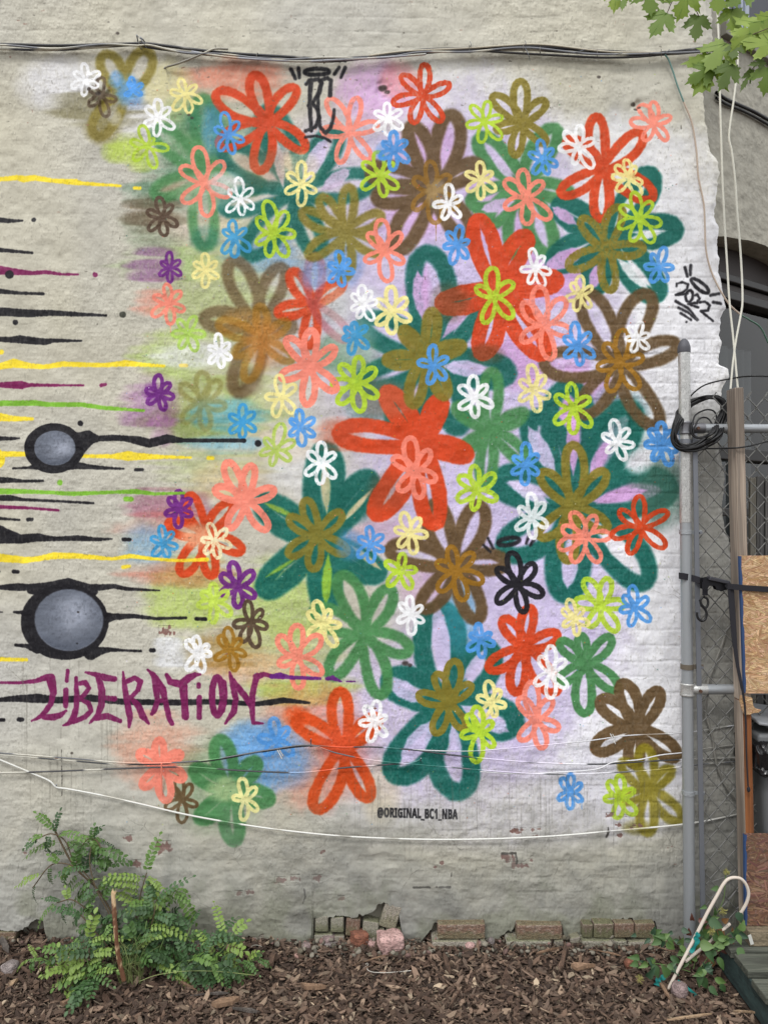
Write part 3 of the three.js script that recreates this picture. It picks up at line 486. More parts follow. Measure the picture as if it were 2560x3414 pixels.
// 2022
tile(1600, 800);
line(BLK, { soft: 2.6, a: 0.95 }, [[1352, 320, 8.0], [1356, 302, 8.0], [1392, 292, 9.0], [1430, 308, 9.0], [1424, 340, 9.0], [1390, 366, 9.0], [1346, 380, 9.0], [1428, 372, 8.0]], ring(1440, 388, 24, 40, 0.2, 10), [[1462, 388, 9.0], [1496, 376, 9.0], [1512, 402, 9.0], [1492, 436, 9.9], [1432, 442, 9.0], [1500, 466, 9.0]], [[1512, 430, 9.0], [1548, 426, 9.0], [1582, 452, 9.0], [1570, 488, 9.0], [1520, 492, 9.0], [1562, 524, 9.0], [1604, 560, 8.0]], ring(1514, 318, 74, 24, 0.66, 12));
line(BLK, { soft: 3.2, a: 0.92 }, [[1412, 190, 12], [1428, 250, 11]], [[1452, 176, 12], [1446, 240, 11]], [[1590, 382, 12], [1648, 370, 10]], [[1606, 430, 11], [1662, 440, 9]], [[1346, 424, 10], [1430, 470, 10], [1500, 552, 7]], [[1366, 470, 10], [1430, 500, 9], [1494, 556, 7]], [[1382, 506, 9], [1452, 552, 8]], [[1420, 567, 8]]);
{ // stencilled signature
  const cv = document.createElement('canvas'); cv.width = 1060; cv.height = 160; const g = cv.getContext('2d');
  g.fillStyle = '#000'; g.fillRect(0, 0, 1060, 160); g.fillStyle = '#fff'; g.font = 'bold 130px sans-serif'; g.textBaseline = 'alphabetic';
  const s = '@ORIGINAL_BC1_NBA', w = g.measureText(s).width; g.setTransform(1060 / w, 0, 0, 1.28, 0, 138 - 118 * 0.1); g.lineWidth = 9; g.strokeStyle = '#fff'; g.fillText(s, 0, 0); g.strokeText(s, 0, 0); g.setTransform(1, 0, 0, 1, 0, 0);
  const d = g.getImageData(0, 0, 1060, 160).data, x0 = 1256, y0 = 2690, x1 = 1524, y1 = 2732, rot = 0.022;
  lay([30, 30, 34], x0 - 4, y0 - 4, x1 + 4, y1 + 14, (x, y, i) => {
    const u = (x - x0) / (x1 - x0) * 1060, v = (y - y0 - (x - x0) * rot) / (y1 - y0) * 160;
    if (u < 2 || v < 2 || u > 1057 || v > 157) return 0;
    let a = 0; for (const [p, q] of [[-2, 0], [2, 0], [0, -3], [0, 3]]) a += d[(((v + q) | 0) * 1060 + ((u + p) | 0)) * 4] / 1020;
    return a;
  }, 0.96, 0.1);
}

// ---------- age: grime in the joints, drips, bare patches, dirty foot with its dimmer light painted in ----------
native();
const bump = new Uint8Array(TW * TH);
const chips = []; // [x, y, rx, ry] where the paint has come off the brick
for (const [x, y, r] of [[433, 2795, 13], [458, 2876, 13], [446, 2880, 8], [85, 2842, 6], [797, 2975, 11], [831, 2971, 10], [934, 2934, 14], [984, 2926, 12], [1057, 2927, 14], [1072, 2842, 9], [1138, 2993, 9], [1472, 2876, 6], [1452, 2890, 6], [1714, 2768, 11], [1743, 2767, 7], [1776, 2766, 7], [1798, 2764, 6], [1710, 2773, 10], [1726, 2777, 8], [1783, 2787, 9], [2033, 2718, 11], [2084, 2720, 6], [2061, 2749, 8], [2113, 2750, 7], [2133, 2749, 7], [2104, 2761, 8], [2062, 2783, 9], [2224, 2824, 6], [2236, 2820, 4], [555, 2103, 20], [1250, 2360, 5]]) chips.push([x, y, r * 1.25, r * 0.8]);
chips.push([540, 2822, 24, 17], [556, 2815, 16, 12], [533, 2835, 12, 12], [1690, 2856, 18, 13], [1712, 2872, 7, 26], [1732, 2886, 22, 7], [1770, 2868, 8, 5]);
const CHIPC = [128, 94, 87];
for (const [x, y, rx, ry] of chips) {
  lay(CHIPC, x - rx * 2, y - ry * 2, x + rx * 2, y + ry * 2, (px, py, i) => 1 - sst(0.8, 1.05, Math.hypot((px - x) / rx, (py - y) / ry) + (fine[i] - 0.5) * 1.3 + (vn(px * 0.11, py * 0.11) - 0.5) * 0.9), 0.95, 0.2);
}
// small knocks, nail holes and scrapes in the coat
for (let n = 0; n < 260; n++) {
  const x = rr(-480, 2380), y = rnd() < 0.5 ? rr(-450, 3000) : rr(0, 420), l = rr(2, 11), t = rnd() < 0.7 ? rr(-0.3, 0.3) : rr(1.2, 1.9), c = rnd() < 0.25 ? [140, 96, 84] : [92, 88, 80];
  coat(c, [[[x, y, rr(0.8, 1.8)], [x + l * Math.cos(t), y + l * Math.sin(t), rr(0.6, 2)]]], rr(0.35, 0.8), 1.4, 1.2);
}
for (const [x, y, r] of [[392, 110, 5], [240, 2510, 4], [262, 2040, 3], [1275, 290, 10], [1290, 305, 7], [630, 382, 4], [640, 392, 4], [300, 300, 5], [330, 315, 6], [2110, 345, 6], [2118, 362, 5], [2130, 355, 4], [1995, 255, 5], [1455, 2955, 3], [1330, 1830, 3], [1350, 2210, 9], [1365, 2216, 6]]) mist([60, 52, 48], x, y, r * 1.3, r, 0.85);
for (const [x0, x1, y] of [[1379, 1432, 2957], [1463, 1499, 2956], [1672, 1718, 2845], [1808, 1842, 2788]]) coat([58, 54, 50], [[[x0, y, 3.5], [x1, y, 3.5]]], 0.9, 1.2, 1);  // open mortar gaps: the dark inside each recess is put into the colour
for (const p of [[[1718, 2848, 2.5], [1722, 2868, 4], [1720, 2880, 2]], [[2025, 2758, 2], [2026, 2772, 4], [2020, 2790, 3]], [[1014, 2960, 2], [1018, 2985, 2.5], [1010, 3008, 1.5]], [[1505, 2908, 1.5], [1503, 2922, 2.5]], [[205, 2500, 1], [208, 2650, 1.2]]]) coat([52, 48, 44], [p], 0.85, 1.2, 1);
for (let n = 0; n < 46; n++) { // hairline cracks
  let x = rr(-300, 2300), y = n < 14 ? rr(1900, 2700) : rr(2720, 3060), t = rr(0, 6.28); const p = [];
  for (let k = 0; k < 14; k++) { p.push([x, y, rr(0.3, 1)]); t += rr(-0.6, 0.6); x += Math.cos(t) * 9; y += Math.sin(t) * 9; }
  coat([96, 92, 84], [p], n < 14 ? 0.45 : 0.6, 1, 0.6);
}
// drips below the low wires and below the orb
for (let n = 0; n < 130; n++) {
  const orbish = n < 22, x = orbish ? rr(60, 420) : n < 40 ? rr(100, 330) : rr(1180, 2250), y = orbish ? rr(2150, 2330) : n < 40 ? rr(2480, 2700) : rr(2570, 2680), l = rr(50, orbish ? 320 : 210);
  const p = []; for (let k = 0; k <= 6; k++) p.push([x + (vn(k * 0.7, n * 3.1) - 0.5) * 4, y + l * k / 6, rr(0.7, 1.9)]);
  coat([116, 112, 104], [p], rr(0.12, 0.42), 2, 1);
}
for (let j = 0, i = 0; j < TH; j++) for (let k = 0; k < TW; k++, i++) {
  const x = TX0 + k * TXS, y = TY0 + j * TYS, o = i * 3, J = joint(x, y), s = showing(x, y);
  // dirt settles in the joints
  const lower = cl01(0.7 * s + 0.3 * sst(0.5, 0.8, mid[i])), dj = J.d * s * (0.10 + 0.5 * sst(0.55, 0.8, vn(x * 0.03, y * 0.012)));
  let m = 1 - dj * 0.5 + (J.id - 0.5) * 0.03 * s;
  // wall foot: dirt and moss, plus the light falloff there darkened into the colour
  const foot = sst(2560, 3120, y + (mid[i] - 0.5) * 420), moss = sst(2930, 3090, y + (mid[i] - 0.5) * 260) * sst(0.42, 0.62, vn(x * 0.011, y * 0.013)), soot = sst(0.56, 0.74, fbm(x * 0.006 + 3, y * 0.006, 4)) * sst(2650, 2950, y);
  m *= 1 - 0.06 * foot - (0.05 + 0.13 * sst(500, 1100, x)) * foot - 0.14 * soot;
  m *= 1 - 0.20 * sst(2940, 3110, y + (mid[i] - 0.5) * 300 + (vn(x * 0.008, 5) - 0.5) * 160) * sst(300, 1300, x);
  // grey above the coat of paint and where it stops behind the post
  const past = sst(2285, 2296, x) * sst(1240, 1460, y);
  let r = ink[o], g = ink[o + 1], b = ink[o + 2];
  if (past > 0) { r = lerp(r, 0.57, past * 0.9); g = lerp(g, 0.565, past * 0.9); b = lerp(b, 0.54, past * 0.9); }
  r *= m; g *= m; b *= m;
  r = lerp(r, 0.40, moss * 0.5); g = lerp(g, 0.41, moss * 0.5); b = lerp(b, 0.29, moss * 0.5);
  const fl0 = foot * 0.45; r = lerp(r, 0.60, fl0); g = lerp(g, 0.605, fl0); b = lerp(b, 0.59, fl0);
  const pit = sst(0.68, 0.86, fine[i]) * (0.05 + 0.09 * sst(0.5, 0.7, mid[i]));
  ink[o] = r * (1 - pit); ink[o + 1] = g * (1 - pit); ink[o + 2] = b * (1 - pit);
  // fine relief: brushed stucco, trowel ridges, open joints
  const brushed = vn(x * 0.24, y * 0.035) * 0.5 + vn(x * 0.06, y * 0.16) * 0.5, ridge = 1 - Math.abs(2 * fbm(x * 0.013, y * 0.022 + 30, 3) - 1), rough = 0.55 + 0.45 * sst(0.35, 0.7, vn(x * 0.004 + 8, y * 0.004));
  let hgt = 0.5 + (fine[i] - 0.5) * 0.34 * rough + (brushed - 0.5) * 0.26 * rough + (mid[i] - 0.5) * 0.5 + (ridge - 0.7) * (0.2 * sst(2000, 2600, y) + 0.45 * sst(2700, 2950, y)) - J.d * s * 0.30 + (J.id - 0.5) * 0.05 * s;
  bump[i] = 255 * cl01(hgt);
}
for (const [x, y, rx, ry] of chips) for (let j = Math.floor((y - ry - TY0) / TYS); j <= (y + ry - TY0) / TYS; j++) for (let k = Math.floor((x - rx - TX0) / TXS); k <= (x + rx - TX0) / TXS; k++) bump[j * TW + k] *= 0.7;
const pix = new Uint8Array(TW * TH * 4);
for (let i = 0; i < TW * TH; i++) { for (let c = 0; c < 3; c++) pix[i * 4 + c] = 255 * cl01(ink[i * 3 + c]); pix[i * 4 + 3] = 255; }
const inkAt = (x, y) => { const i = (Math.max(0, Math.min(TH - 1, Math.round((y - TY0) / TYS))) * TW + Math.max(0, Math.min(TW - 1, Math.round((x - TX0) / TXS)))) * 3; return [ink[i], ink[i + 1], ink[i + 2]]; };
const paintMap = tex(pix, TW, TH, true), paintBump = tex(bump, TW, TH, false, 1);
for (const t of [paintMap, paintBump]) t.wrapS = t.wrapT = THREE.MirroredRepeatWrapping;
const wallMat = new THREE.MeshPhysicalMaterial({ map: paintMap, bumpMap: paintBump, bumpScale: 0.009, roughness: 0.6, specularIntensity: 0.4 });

// ---------- the painted wall ----------
const along = (pts, v) => { if (v <= pts[0][0]) return pts[0][1]; for (let i = 1; i < pts.length; i++) if (v <= pts[i][0]) return lerp(pts[i - 1][1], pts[i][1], (v - pts[i - 1][0]) / (pts[i][0] - pts[i - 1][0])); return pts[pts.length - 1][1]; };
const edgeX = [[-800, 2376], [0, 2375], [160, 2374], [250, 2379], [270, 2352], [300, 2347], [400, 2353], [480, 2366], [505, 2372], [522, 2390], [572, 2399], [616, 2392], [674, 2386], [724, 2381], [753, 2395], [807, 2390], [847, 2394], [876, 2399], [909, 2395], [952, 2406], [1028, 2419], [1053, 2406], [1115, 2397], [1140, 2406], [1198, 2397], [1216, 2399], [1227, 2430], [1252, 2432], [1275, 2418], [1294, 2407], [1331, 2403], [1467, 2399], [1504, 2401], [1555, 2410], [1575, 2417], [1640, 2417], [1684, 2407], [1752, 2413], [1792, 2430], [1860, 2440], [1900, 2475], [3300, 2480]];
const footY = [[-1400, 3260], [-500, 3250], [-60, 3120], [0, 3098], [70, 3104], [110, 3070], [152, 3058], [165, 3120], [180, 3240], [805, 3240], [812, 3122], [846, 3118], [884, 3112], [892, 3240], [1040, 3240], [1046, 3058], [1130, 3052], [1200, 3046], [1235, 3040], [1262, 3012], [1290, 3006], [1328, 3030], [1340, 3120], [1372, 3142], [1396, 3150], [1420, 3124], [1446, 3078], [1470, 3076], [1560, 3070], [1616, 3080], [1624, 3150], [1650, 3140], [1668, 3108], [1690, 3104], [1712, 3090], [1722, 3074], [1800, 3068], [1872, 3078], [1880, 3120], [1906, 3140], [1930, 3128], [1938, 3078], [2000, 3062], [2090, 3056], [2180, 3064], [2192, 3130], [2200, 3240], [2600, 3250]];
const jag = (v, k) => (fbm(v * 0.05, k, 4) - 0.5);
const relief = (x, y) => {
  let h = (fbm(x * 0.0021, y * 0.0019 + 11, 3) - 0.5) * 0.016 + (fbm(x * 0.009 + 5, y * 0.013, 3) - 0.5) * 0.009 + (vn(x * 0.045, y * 0.05) - 0.5) * 0.003;
  h += (1 - Math.abs(2 * fbm(x * 0.008 + 60, y * 0.014, 3) - 1) - 0.75) * 0.010 * sst(2300, 2900, y);
  const J = joint(x, y), s = showing(x, y);
  h -= J.d * s * 0.0026; h += (J.id - 0.5) * 0.0022 * s;
  h += sst(2800, 3080, y) * 0.012 * (0.4 + vn(x * 0.01, 3)); // the plaster bellies out at the foot
  for (const [cx, cy, r, d] of [[1275, 296, 26, -0.008], [320, 300, 46, 0.012], [2125, 352, 20, -0.01], [540, 2822, 26, -0.003]]) { const q = Math.hypot(x - cx, y - cy) / r; if (q < 1.4) h += d * (1 - sst(0.4, 1.3, q + (vn(x * 0.08, y * 0.08) - 0.5) * 0.8)); }
  return h;
};
const wall = thing('painted_wall', 'beige painted brick wall carrying the flower mural and the LIBERATION lettering', 'wall');
{
  const us = [], vs = [];
  for (let i = 0; i < 44; i++) us.push(-1400 + i * 30); for (let i = 0; i <= 560; i++) us.push(-80 + i * (2400 / 560));
  for (let i = 0; i < 24; i++) vs.push(-780 + i * 30); for (let i = 0; i <= 690; i++) vs.push(-60 + i * (3180 / 690));
  const nx = us.length, ny = vs.length, pos = new Float32Array(nx * ny * 3), uv = new Float32Array(nx * ny * 2), idx = [];
  for (let j = 0; j < ny; j++) for (let i = 0; i < nx; i++) {
    const e = along(edgeX, vs[j]) + jag(vs[j], 3) * 10 + jag(vs[j] * 4, 8) * 3;
    let x = us[i]; if (x > 1900) x = 1900 + (x - 1900) / (2320 - 1900) * (e - 1900);
    const fy = along(footY, x + jag(x, 1) * 14) + jag(x * 2, 5) * 26;
    let y = vs[j]; if (y > 2850) y = 2850 + (y - 2850) / (3120 - 2850) * (fy - 2850);
    const o = j * nx + i, p = at(x, y, 0); let z = relief(x, y);
    const rim = Math.min(e - x, 40) / 40; z -= (1 - sst(0, 0.5, rim)) * 0.012 * (x > 1900 ? 1 : 0);
    pos[o * 3] = p.x; pos[o * 3 + 1] = p.y; pos[o * 3 + 2] = z; uv[o * 2] = (x - TX0) / (TXS * TW); uv[o * 2 + 1] = (y - TY0) / (TYS * TH);
    if (i && j) idx.push(o - nx - 1, o - 1, o - nx, o - nx, o - 1, o);
  }
  const g = new THREE.BufferGeometry(); g.setAttribute('position', new THREE.BufferAttribute(pos, 3)); g.setAttribute('uv', new THREE.BufferAttribute(uv, 2)); g.setIndex(idx); g.computeVertexNormals();
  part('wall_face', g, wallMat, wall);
  // broken thickness at the right end and along the foot
  const q = [], t = [], w2 = []; const strip = (a, b, depth, n, bulge) => {
    const base = q.length / 3, pa = V(pos[a * 3], pos[a * 3 + 1], pos[a * 3 + 2]);
    for (let k = 0; k <= n; k++) { const f = k / n; q.push(pa.x + (fbm(pa.y * 14 + 9, f * 5, 3) - 0.5) * bulge * (f > 0 ? 1 : 0), pa.y + (k ? (vn(pa.x * 40, f * 7) - 0.5) * bulge * 0.5 : 0), pa.z - depth * f); t.push(f * depth * 2, pa.y); }
    if (b !== null) for (let k = 0; k < n; k++) { const c = base - n - 1 + k; w2.push(c, c + 1, base + k, base + k, c + 1, base + k + 1); }
  };
  let prev = null; for (let j = 0; j < ny; j++) { strip(j * nx + nx - 1, prev, 0.24, 8, 0.035); prev = j; }
  prev = null; for (let i = 0; i < nx; i++) { strip((ny - 1) * nx + i, prev, 0.05, 3, 0.012); prev = i; }
  const s = new THREE.BufferGeometry(); s.setAttribute('position', new THREE.Float32BufferAttribute(q, 3)); s.setAttribute('uv', new THREE.Float32BufferAttribute(t, 2)); s.setIndex(w2); s.computeVertexNormals();
  part('broken_edge', s, std(srgb(150, 145, 132), 0.95, 0, { side: THREE.DoubleSide, bumpMap: paintBump, bumpScale: 0.01 }), wall);
}
// small tiling textures: speckle (grey 0..1 around 0.5) used as roughness, bump and tint
function speckle(w, h, f) { const d = new Uint8Array(w * h * 4); for (let j = 0; j < h; j++) for (let i = 0; i < w; i++) { const c = f(i / w, j / h), o = (j * w + i) * 4; d[o] = 255 * cl01(c[0]); d[o + 1] = 255 * cl01(c[1]); d[o + 2] = 255 * cl01(c[2]); d[o + 3] = 255; } return d; }
const wrap = (t) => { t.wrapS = t.wrapT = THREE.RepeatWrapping; return t; };
const brickMap = (r, g, b, moss) => wrap(tex(speckle(256, 128, (u, v) => { const n = fbm(u * 9, v * 6 + r, 4), s = 0.12 + 0.45 * sst(0.45, 0.8, fbm(u * 14 + g, v * 9, 4)) + 0.15 * sst(0.75, 1, v), m = moss * sst(0.35, 0.75, 1 - v + (n - 0.5) * 0.9), k = 0.75 + 0.5 * vn(u * 60, v * 40 + b); const c = [lerp(r, 150, s), lerp(g, 142, s), lerp(b, 132, s)]; return [lerp(c[0], 92, m) * k / 255, lerp(c[1], 94, m) * k / 255, lerp(c[2], 66, m) * k / 255]; }), 256, 128, true));
const stoneBump = wrap(tex(speckle(256, 256, (u, v) => { const n = fbm(u * 22, v * 22, 4); return [n, n, n]; }), 256, 256, false));
const brickMats = [brickMap(106, 80, 66, 0.5), brickMap(100, 86, 70, 0.75), brickMap(106, 84, 66, 0.6), brickMap(140, 134, 122, 0.45), brickMap(132, 130, 116, 0.6)].map((m) => std(0xffffff, 0.92, 0, { map: m, bumpMap: stoneBump, bumpScale: 0.004 }));
function brickGeo(w, h, d, k) {
  const g = mergeVertices(new RoundedBoxGeometry(w, h, d, 8, 0.007)), p = g.attributes.position;
  for (let i = 0; i < p.count; i++) { const x = p.getX(i), y = p.getY(i), z = p.getZ(i), n = (vn(x * 40 + k * 9, y * 40 + z * 31) - 0.5) * 0.010 + (fbm(x * 26 + k, y * 30 + 7, 3) - 0.5) * 0.008; p.setXYZ(i, x * (1 + n * 1.5), y + n, z + n * 0.8); }
  g.computeVertexNormals(); return g;
}
function brick(x0, y0, x1, y1, z, mat, tilt = 0, depth = 0.1) {
  const a = at(x0, y0, z), b = at(x1, y1, z), g = brickGeo(b.x - a.x, a.y - b.y, depth, x0 % 13);
  const m = part('brick', g, brickMats[mat], wall); m.position.set((a.x + b.x) / 2, (a.y + b.y) / 2, z - depth / 2); m.rotation.z = tilt; return m;
}
for (const [x0, x1, y0, y1, m] of [[1459, 1617, 3082, 3133, 0], [1723, 1875, 3084, 3135, 0], [1941, 1976, 3083, 3128, 1], [1979, 2045, 3080, 3129, 1], [2048, 2114, 3078, 3129, 0], [2117, 2184, 3079, 3130, 2]]) brick(x0, y0, x1, y1, 0.048, m, rr(-0.012, 0.012));
for (const [x0, x1, m] of [[1440, 1597, 3], [1602, 1618, 3], [1688, 1838, 4], [1848, 1877, 3], [1938, 2090, 4], [2095, 2185, 3]]) brick(x0, 3139, x1, 3178, 0.058, m, rr(-0.01, 0.01));
for (const [x0, x1, y0, y1, m, t] of [[1050, 1094, 3056, 3110, 4, 0.02], [1102, 1146, 3060, 3112, 4, 0], [1153, 1200, 3062, 3124, 0, -0.06], [1208, 1262, 3072, 3140, 4, -0.08], [1272, 1330, 3018, 3098, 3, -0.3], [1285, 1336, 3100, 3140, 4, -0.1], [1046, 1110, 3116, 3160, 4, 0], [1114, 1148, 3120, 3160, 3, 0.03], [1262, 1284, 3100, 3140, 3, 0.2]]) brick(x0, y0, x1, y1, 0.006, m, t);
brick(-20, 3108, 52, 3142, 0.02, 2, 0.02); brick(-90, 3104, -26, 3142, 0.02, 2); brick(838, 3116, 884, 3152, 0.0, 3, 0); brick(1900, 3126, 1934, 3160, 0.05, 3, 0.1);
{ // the mortar core seen in the gaps, and the body of the wall
  const a = at(-1500, 2900, 0), b = at(2330, 3300, 0), g = new THREE.PlaneGeometry(b.x - a.x, a.y - b.y, 420, 30), p = g.attributes.position;
  for (let i = 0; i < p.count; i++) p.setZ(i, (fbm(p.getX(i) * 9 + 40, p.getY(i) * 12, 4) - 0.5) * 0.05 - 0.046);
  g.translate((a.x + b.x) / 2, (a.y + b.y) / 2, 0); g.computeVertexNormals();
  part('mortar_core', g, std(srgb(132, 128, 116), 0.98, 0, { bumpMap: stoneBump, bumpScale: 0.006 }), wall);
  const c = at(-1400, -780, 0), d = at(2300, 3300, 0), body = new THREE.BoxGeometry(d.x - c.x, c.y - d.y, 0.1); body.translate((c.x + d.x) / 2, (c.y + d.y) / 2, -0.15); part('wall_core', body, std(srgb(120, 116, 106), 0.98), wall);
}

// ---------- surfaces shared by the smaller things ----------
const grain = (c0, c1, knots = 0) => wrap(tex(speckle(128, 512, (u, v) => { const w = u * 9 + fbm(u * 3 + c0[0], v * 2.2, 3) * 3, n = vn(w * 3, v * 3) * 0.5 + vn(w * 11, v * 9) * 0.35 + vn(u * 90, v * 26) * 0.25, s = sst(0.55, 0.75, fbm(u * 3 + 8, v * 5 + c1[2], 3)) * knots; return [0, 1, 2].map((k) => lerp(c1[k], c0[k], cl01(n * 1.1 - 0.1)) * (1 - 0.35 * s) / 255); }), 128, 512, true));
const grainBump = wrap(tex(speckle(128, 256, (u, v) => { const n = vn(u * 34 + vn(u * 4, v * 3) * 3, v * 5) * 0.6 + vn(u * 70, v * 30) * 0.4; return [n, n, n]; }), 128, 256, false));
const woodMat = (c0, c1, knots = 0.5, rough = 0.85) => std(0xffffff, rough, 0, { map: grain(c0, c1, knots), bumpMap: grainBump, bumpScale: 0.0025 });
const studMat = woodMat([200, 184, 168], [128, 114, 102], 0.7), studLow = woodMat([150, 92, 48], [112, 66, 36]), greyWood = woodMat([118, 116, 112], [66, 66, 68], 0.8), peelWood = woodMat([170, 166, 154], [78, 74, 66], 1), deckMat = woodMat([96, 98, 88], [56, 60, 52], 0.6), tealWood = woodMat([52, 72, 70], [34, 50, 50], 0.5);
const galvMap = wrap(tex(speckle(128, 128, (u, v) => { const n = fbm(u * 14, v * 14, 3), s = sst(0.66, 0.8, vn(u * 30, v * 12)); const k = 0.68 + 0.14 * n - 0.10 * s; return [k, k, k * 0.99]; }), 128, 128, true)); galvMap.repeat.set(2, 9);
const galv = std(0xffffff, 0.4, 0.6, { map: galvMap, bumpMap: stoneBump, bumpScale: 0.0008 }), galvDull = std(srgb(158, 162, 166), 0.5, 0.5, { bumpMap: stoneBump, bumpScale: 0.0008 }), galvDark = std(srgb(122, 125, 132), 0.5, 0.55), plasticBlack = std(srgb(14, 14, 17), 0.55), webbing = std(srgb(28, 27, 34), 0.85), castMetal = std(srgb(120, 120, 124), 0.45, 0.8);

// ---------- the neighbouring house, its wall running back to the right ----------
const TH0 = 34 * Math.PI / 180, FS = Math.sin(TH0), FC = Math.cos(TH0), FO = V(1.44, 0, -0.12);
const onHouse = (px, py) => { const dx = (px - 1280) * PX, dy = (1707 - py) * PX, t = (FO.x * FS + (FO.z - DIST) * FC) / (dx * FS - DIST * FC), X = t * dx, Z = DIST - t * DIST; return V((X - FO.x) * FC - (Z - FO.z) * FS, EYE + t * dy, 0); };
const house = thing('neighbour_house', 'beige rendered house wall with an arched dark window, right of the mural', 'house', FO); house.rotation.y = TH0;
const renderMap = wrap(tex(speckle(512, 512, (u, v) => { const n = fbm(u * 11, v * 11, 4), f = fbm(u * 60, v * 60, 2), c = sst(0.66, 0.72, fbm(u * 26 + 4, v * 34, 3)) * 0.06, k = 0.99 + (n - 0.5) * 0.10 + (f - 0.5) * 0.1 - c; return [160 / 255 * k, 157 / 255 * k, 146 / 255 * k]; }), 512, 512, true));
const renderBump = wrap(tex(speckle(512, 512, (u, v) => { const n = fbm(u * 20, v * 26, 5), r = 1 - Math.abs(2 * fbm(u * 9 + 4, v * 12, 3) - 1); const k = n * 0.7 + r * 0.3; return [k, k, k]; }), 512, 512, false));
const houseMat = std(0xffffff, 0.9, 0, { map: renderMap, bumpMap: renderBump, bumpScale: 0.012 });
const archY = (u) => 3.172 - 0.26 * (u - 0.47) ** 2;
{
  const s = new THREE.Shape(); s.moveTo(-0.06, -0.2); s.lineTo(4, -0.2); s.lineTo(4, 6.5); s.lineTo(-0.06, 6.5); s.closePath();
  const h = new THREE.Path(); h.moveTo(-0.04, 0.9); h.lineTo(1.12, 0.9); for (let k = 0; k <= 24; k++) { const u = 1.12 - 1.16 * k / 24; h.lineTo(u, archY(u) + (vn(u * 14, 2) - 0.5) * 0.012); } h.closePath(); s.holes.push(h);
  const a = onHouse(2400, 78), w = new THREE.Path(); w.moveTo(a.x, a.y); w.lineTo(a.x + 1.0, a.y); w.lineTo(a.x + 1.0, a.y + 1.4); w.lineTo(a.x, a.y + 1.4); w.closePath(); s.holes.push(w);
  const g = new THREE.ExtrudeGeometry(s, { depth: 0.14, bevelEnabled: false, curveSegments: 4 }); g.translate(0, 0, -0.14); part('wall', g, houseMat, house);
  // arched window
  const win = new THREE.Group(); win.name = 'window'; house.add(win);
  const brown = std(srgb(46, 38, 36), 0.6), darkFrame = std(srgb(30, 28, 28), 0.5);
  const hd = new THREE.Shape(); hd.moveTo(-0.03, 3.02); hd.lineTo(1.11, 3.02); for (let k = 0; k <= 16; k++) { const u = 1.11 - 1.14 * k / 16; hd.lineTo(u, archY(u) - 0.005); } hd.closePath();
  const hg = new THREE.ExtrudeGeometry(hd, { depth: 0.02, bevelEnabled: false }); hg.translate(0, 0, -0.135); part('head_board', hg, brown, win);
  const beam = (u0, u1, y0, y1, z, d, m, n) => { const g2 = rbox(u1 - u0, y1 - y0, d, 0.006); g2.translate((u0 + u1) / 2, (y0 + y1) / 2, z); return part(n, g2, m, win); };
  beam(-0.03, 1.11, 2.985, 3.02, -0.10, 0.07, darkFrame, 'frame_rail'); beam(-0.03, 1.11, 2.945, 2.982, -0.115, 0.06, brown, 'frame_rail'); beam(-0.03, 1.11, 2.90, 2.943, -0.10, 0.07, darkFrame, 'frame_rail');
  beam(-0.03, 1.11, 2.13, 2.19, -0.10, 0.07, darkFrame, 'frame_rail'); beam(-0.03, 1.11, 1.86, 1.90, -0.11, 0.05, darkFrame, 'frame_rail'); beam(-0.03, 1.11, 0.9, 0.98, -0.10, 0.07, brown, 'frame_rail');
  beam(-0.03, 0.0, 0.98, 2.9, -0.10, 0.06, darkFrame, 'frame_stile'); beam(1.06, 1.11, 0.98, 2.9, -0.10, 0.06, darkFrame, 'frame_stile'); beam(0.40, 0.43, 0.98, 2.13, -0.11, 0.04, darkFrame, 'frame_stile');
  const glass = new THREE.MeshPhysicalMaterial({ color: srgb(205, 212, 215), transmission: 1, thickness: 0, roughness: 0.04 });
  const pane = new THREE.PlaneGeometry(1.24, 2.0); pane.translate(0.47, 1.93, -0.12); part('pane', pane, glass, win);
  const cur = new THREE.PlaneGeometry(0.9, 1.85, 160, 2), cp = cur.attributes.position; for (let i = 0; i < cp.count; i++) cp.setZ(i, 0.014 * Math.sin(cp.getX(i) * 70 + 2 * Math.sin(cp.getX(i) * 17))); cur.computeVertexNormals(); cur.translate(0.33, 1.81, -0.25);
  part('curtain', cur, std(srgb(98, 98, 97), 0.95, 0, { side: THREE.DoubleSide }), win);
  const inner = new THREE.BoxGeometry(1.6, 2.6, 0.5); inner.translate(0.47, 2.0, -0.55); inner.index.array.reverse(); part('room', inner, std(srgb(30, 29, 30), 0.95, 0, { side: THREE.DoubleSide }), win);
  const up = new THREE.Group(); up.name = 'window'; house.add(up);
  const navy = std(srgb(34, 38, 52), 0.5), pale = std(srgb(150, 160, 176), 0.45), bx = (u0, u1, y0, y1, z, d, m, n) => { const g2 = rbox(u1 - u0, y1 - y0, d, 0.004); g2.translate((u0 + u1) / 2, (y0 + y1) / 2, z); part(n, g2, m, up); };
  const b = onHouse(2512, 40).x, c = onHouse(2524, 40).x, d = onHouse(2537, 40).x;
  bx(a.x, b, a.y + 0.004, a.y + 1.3, -0.11, 0.02, std(srgb(104, 110, 116), 0.35), 'blind'); bx(b + 0.002, c - 0.01, a.y + 0.004, a.y + 1.3, -0.09, 0.05, pale, 'frame_stile'); bx(c, d, a.y + 0.004, a.y + 1.3, -0.085, 0.05, pale, 'frame_stile'); bx(d + 0.002, a.x + 0.995, a.y + 0.004, a.y + 1.3, -0.11, 0.03, navy, 'sash');
  bx(a.x + 0.002, a.x + 0.99, a.y - 0.06, a.y + 0.002, -0.02, 0.10, std(srgb(128, 126, 118), 0.85), 'sill');
}
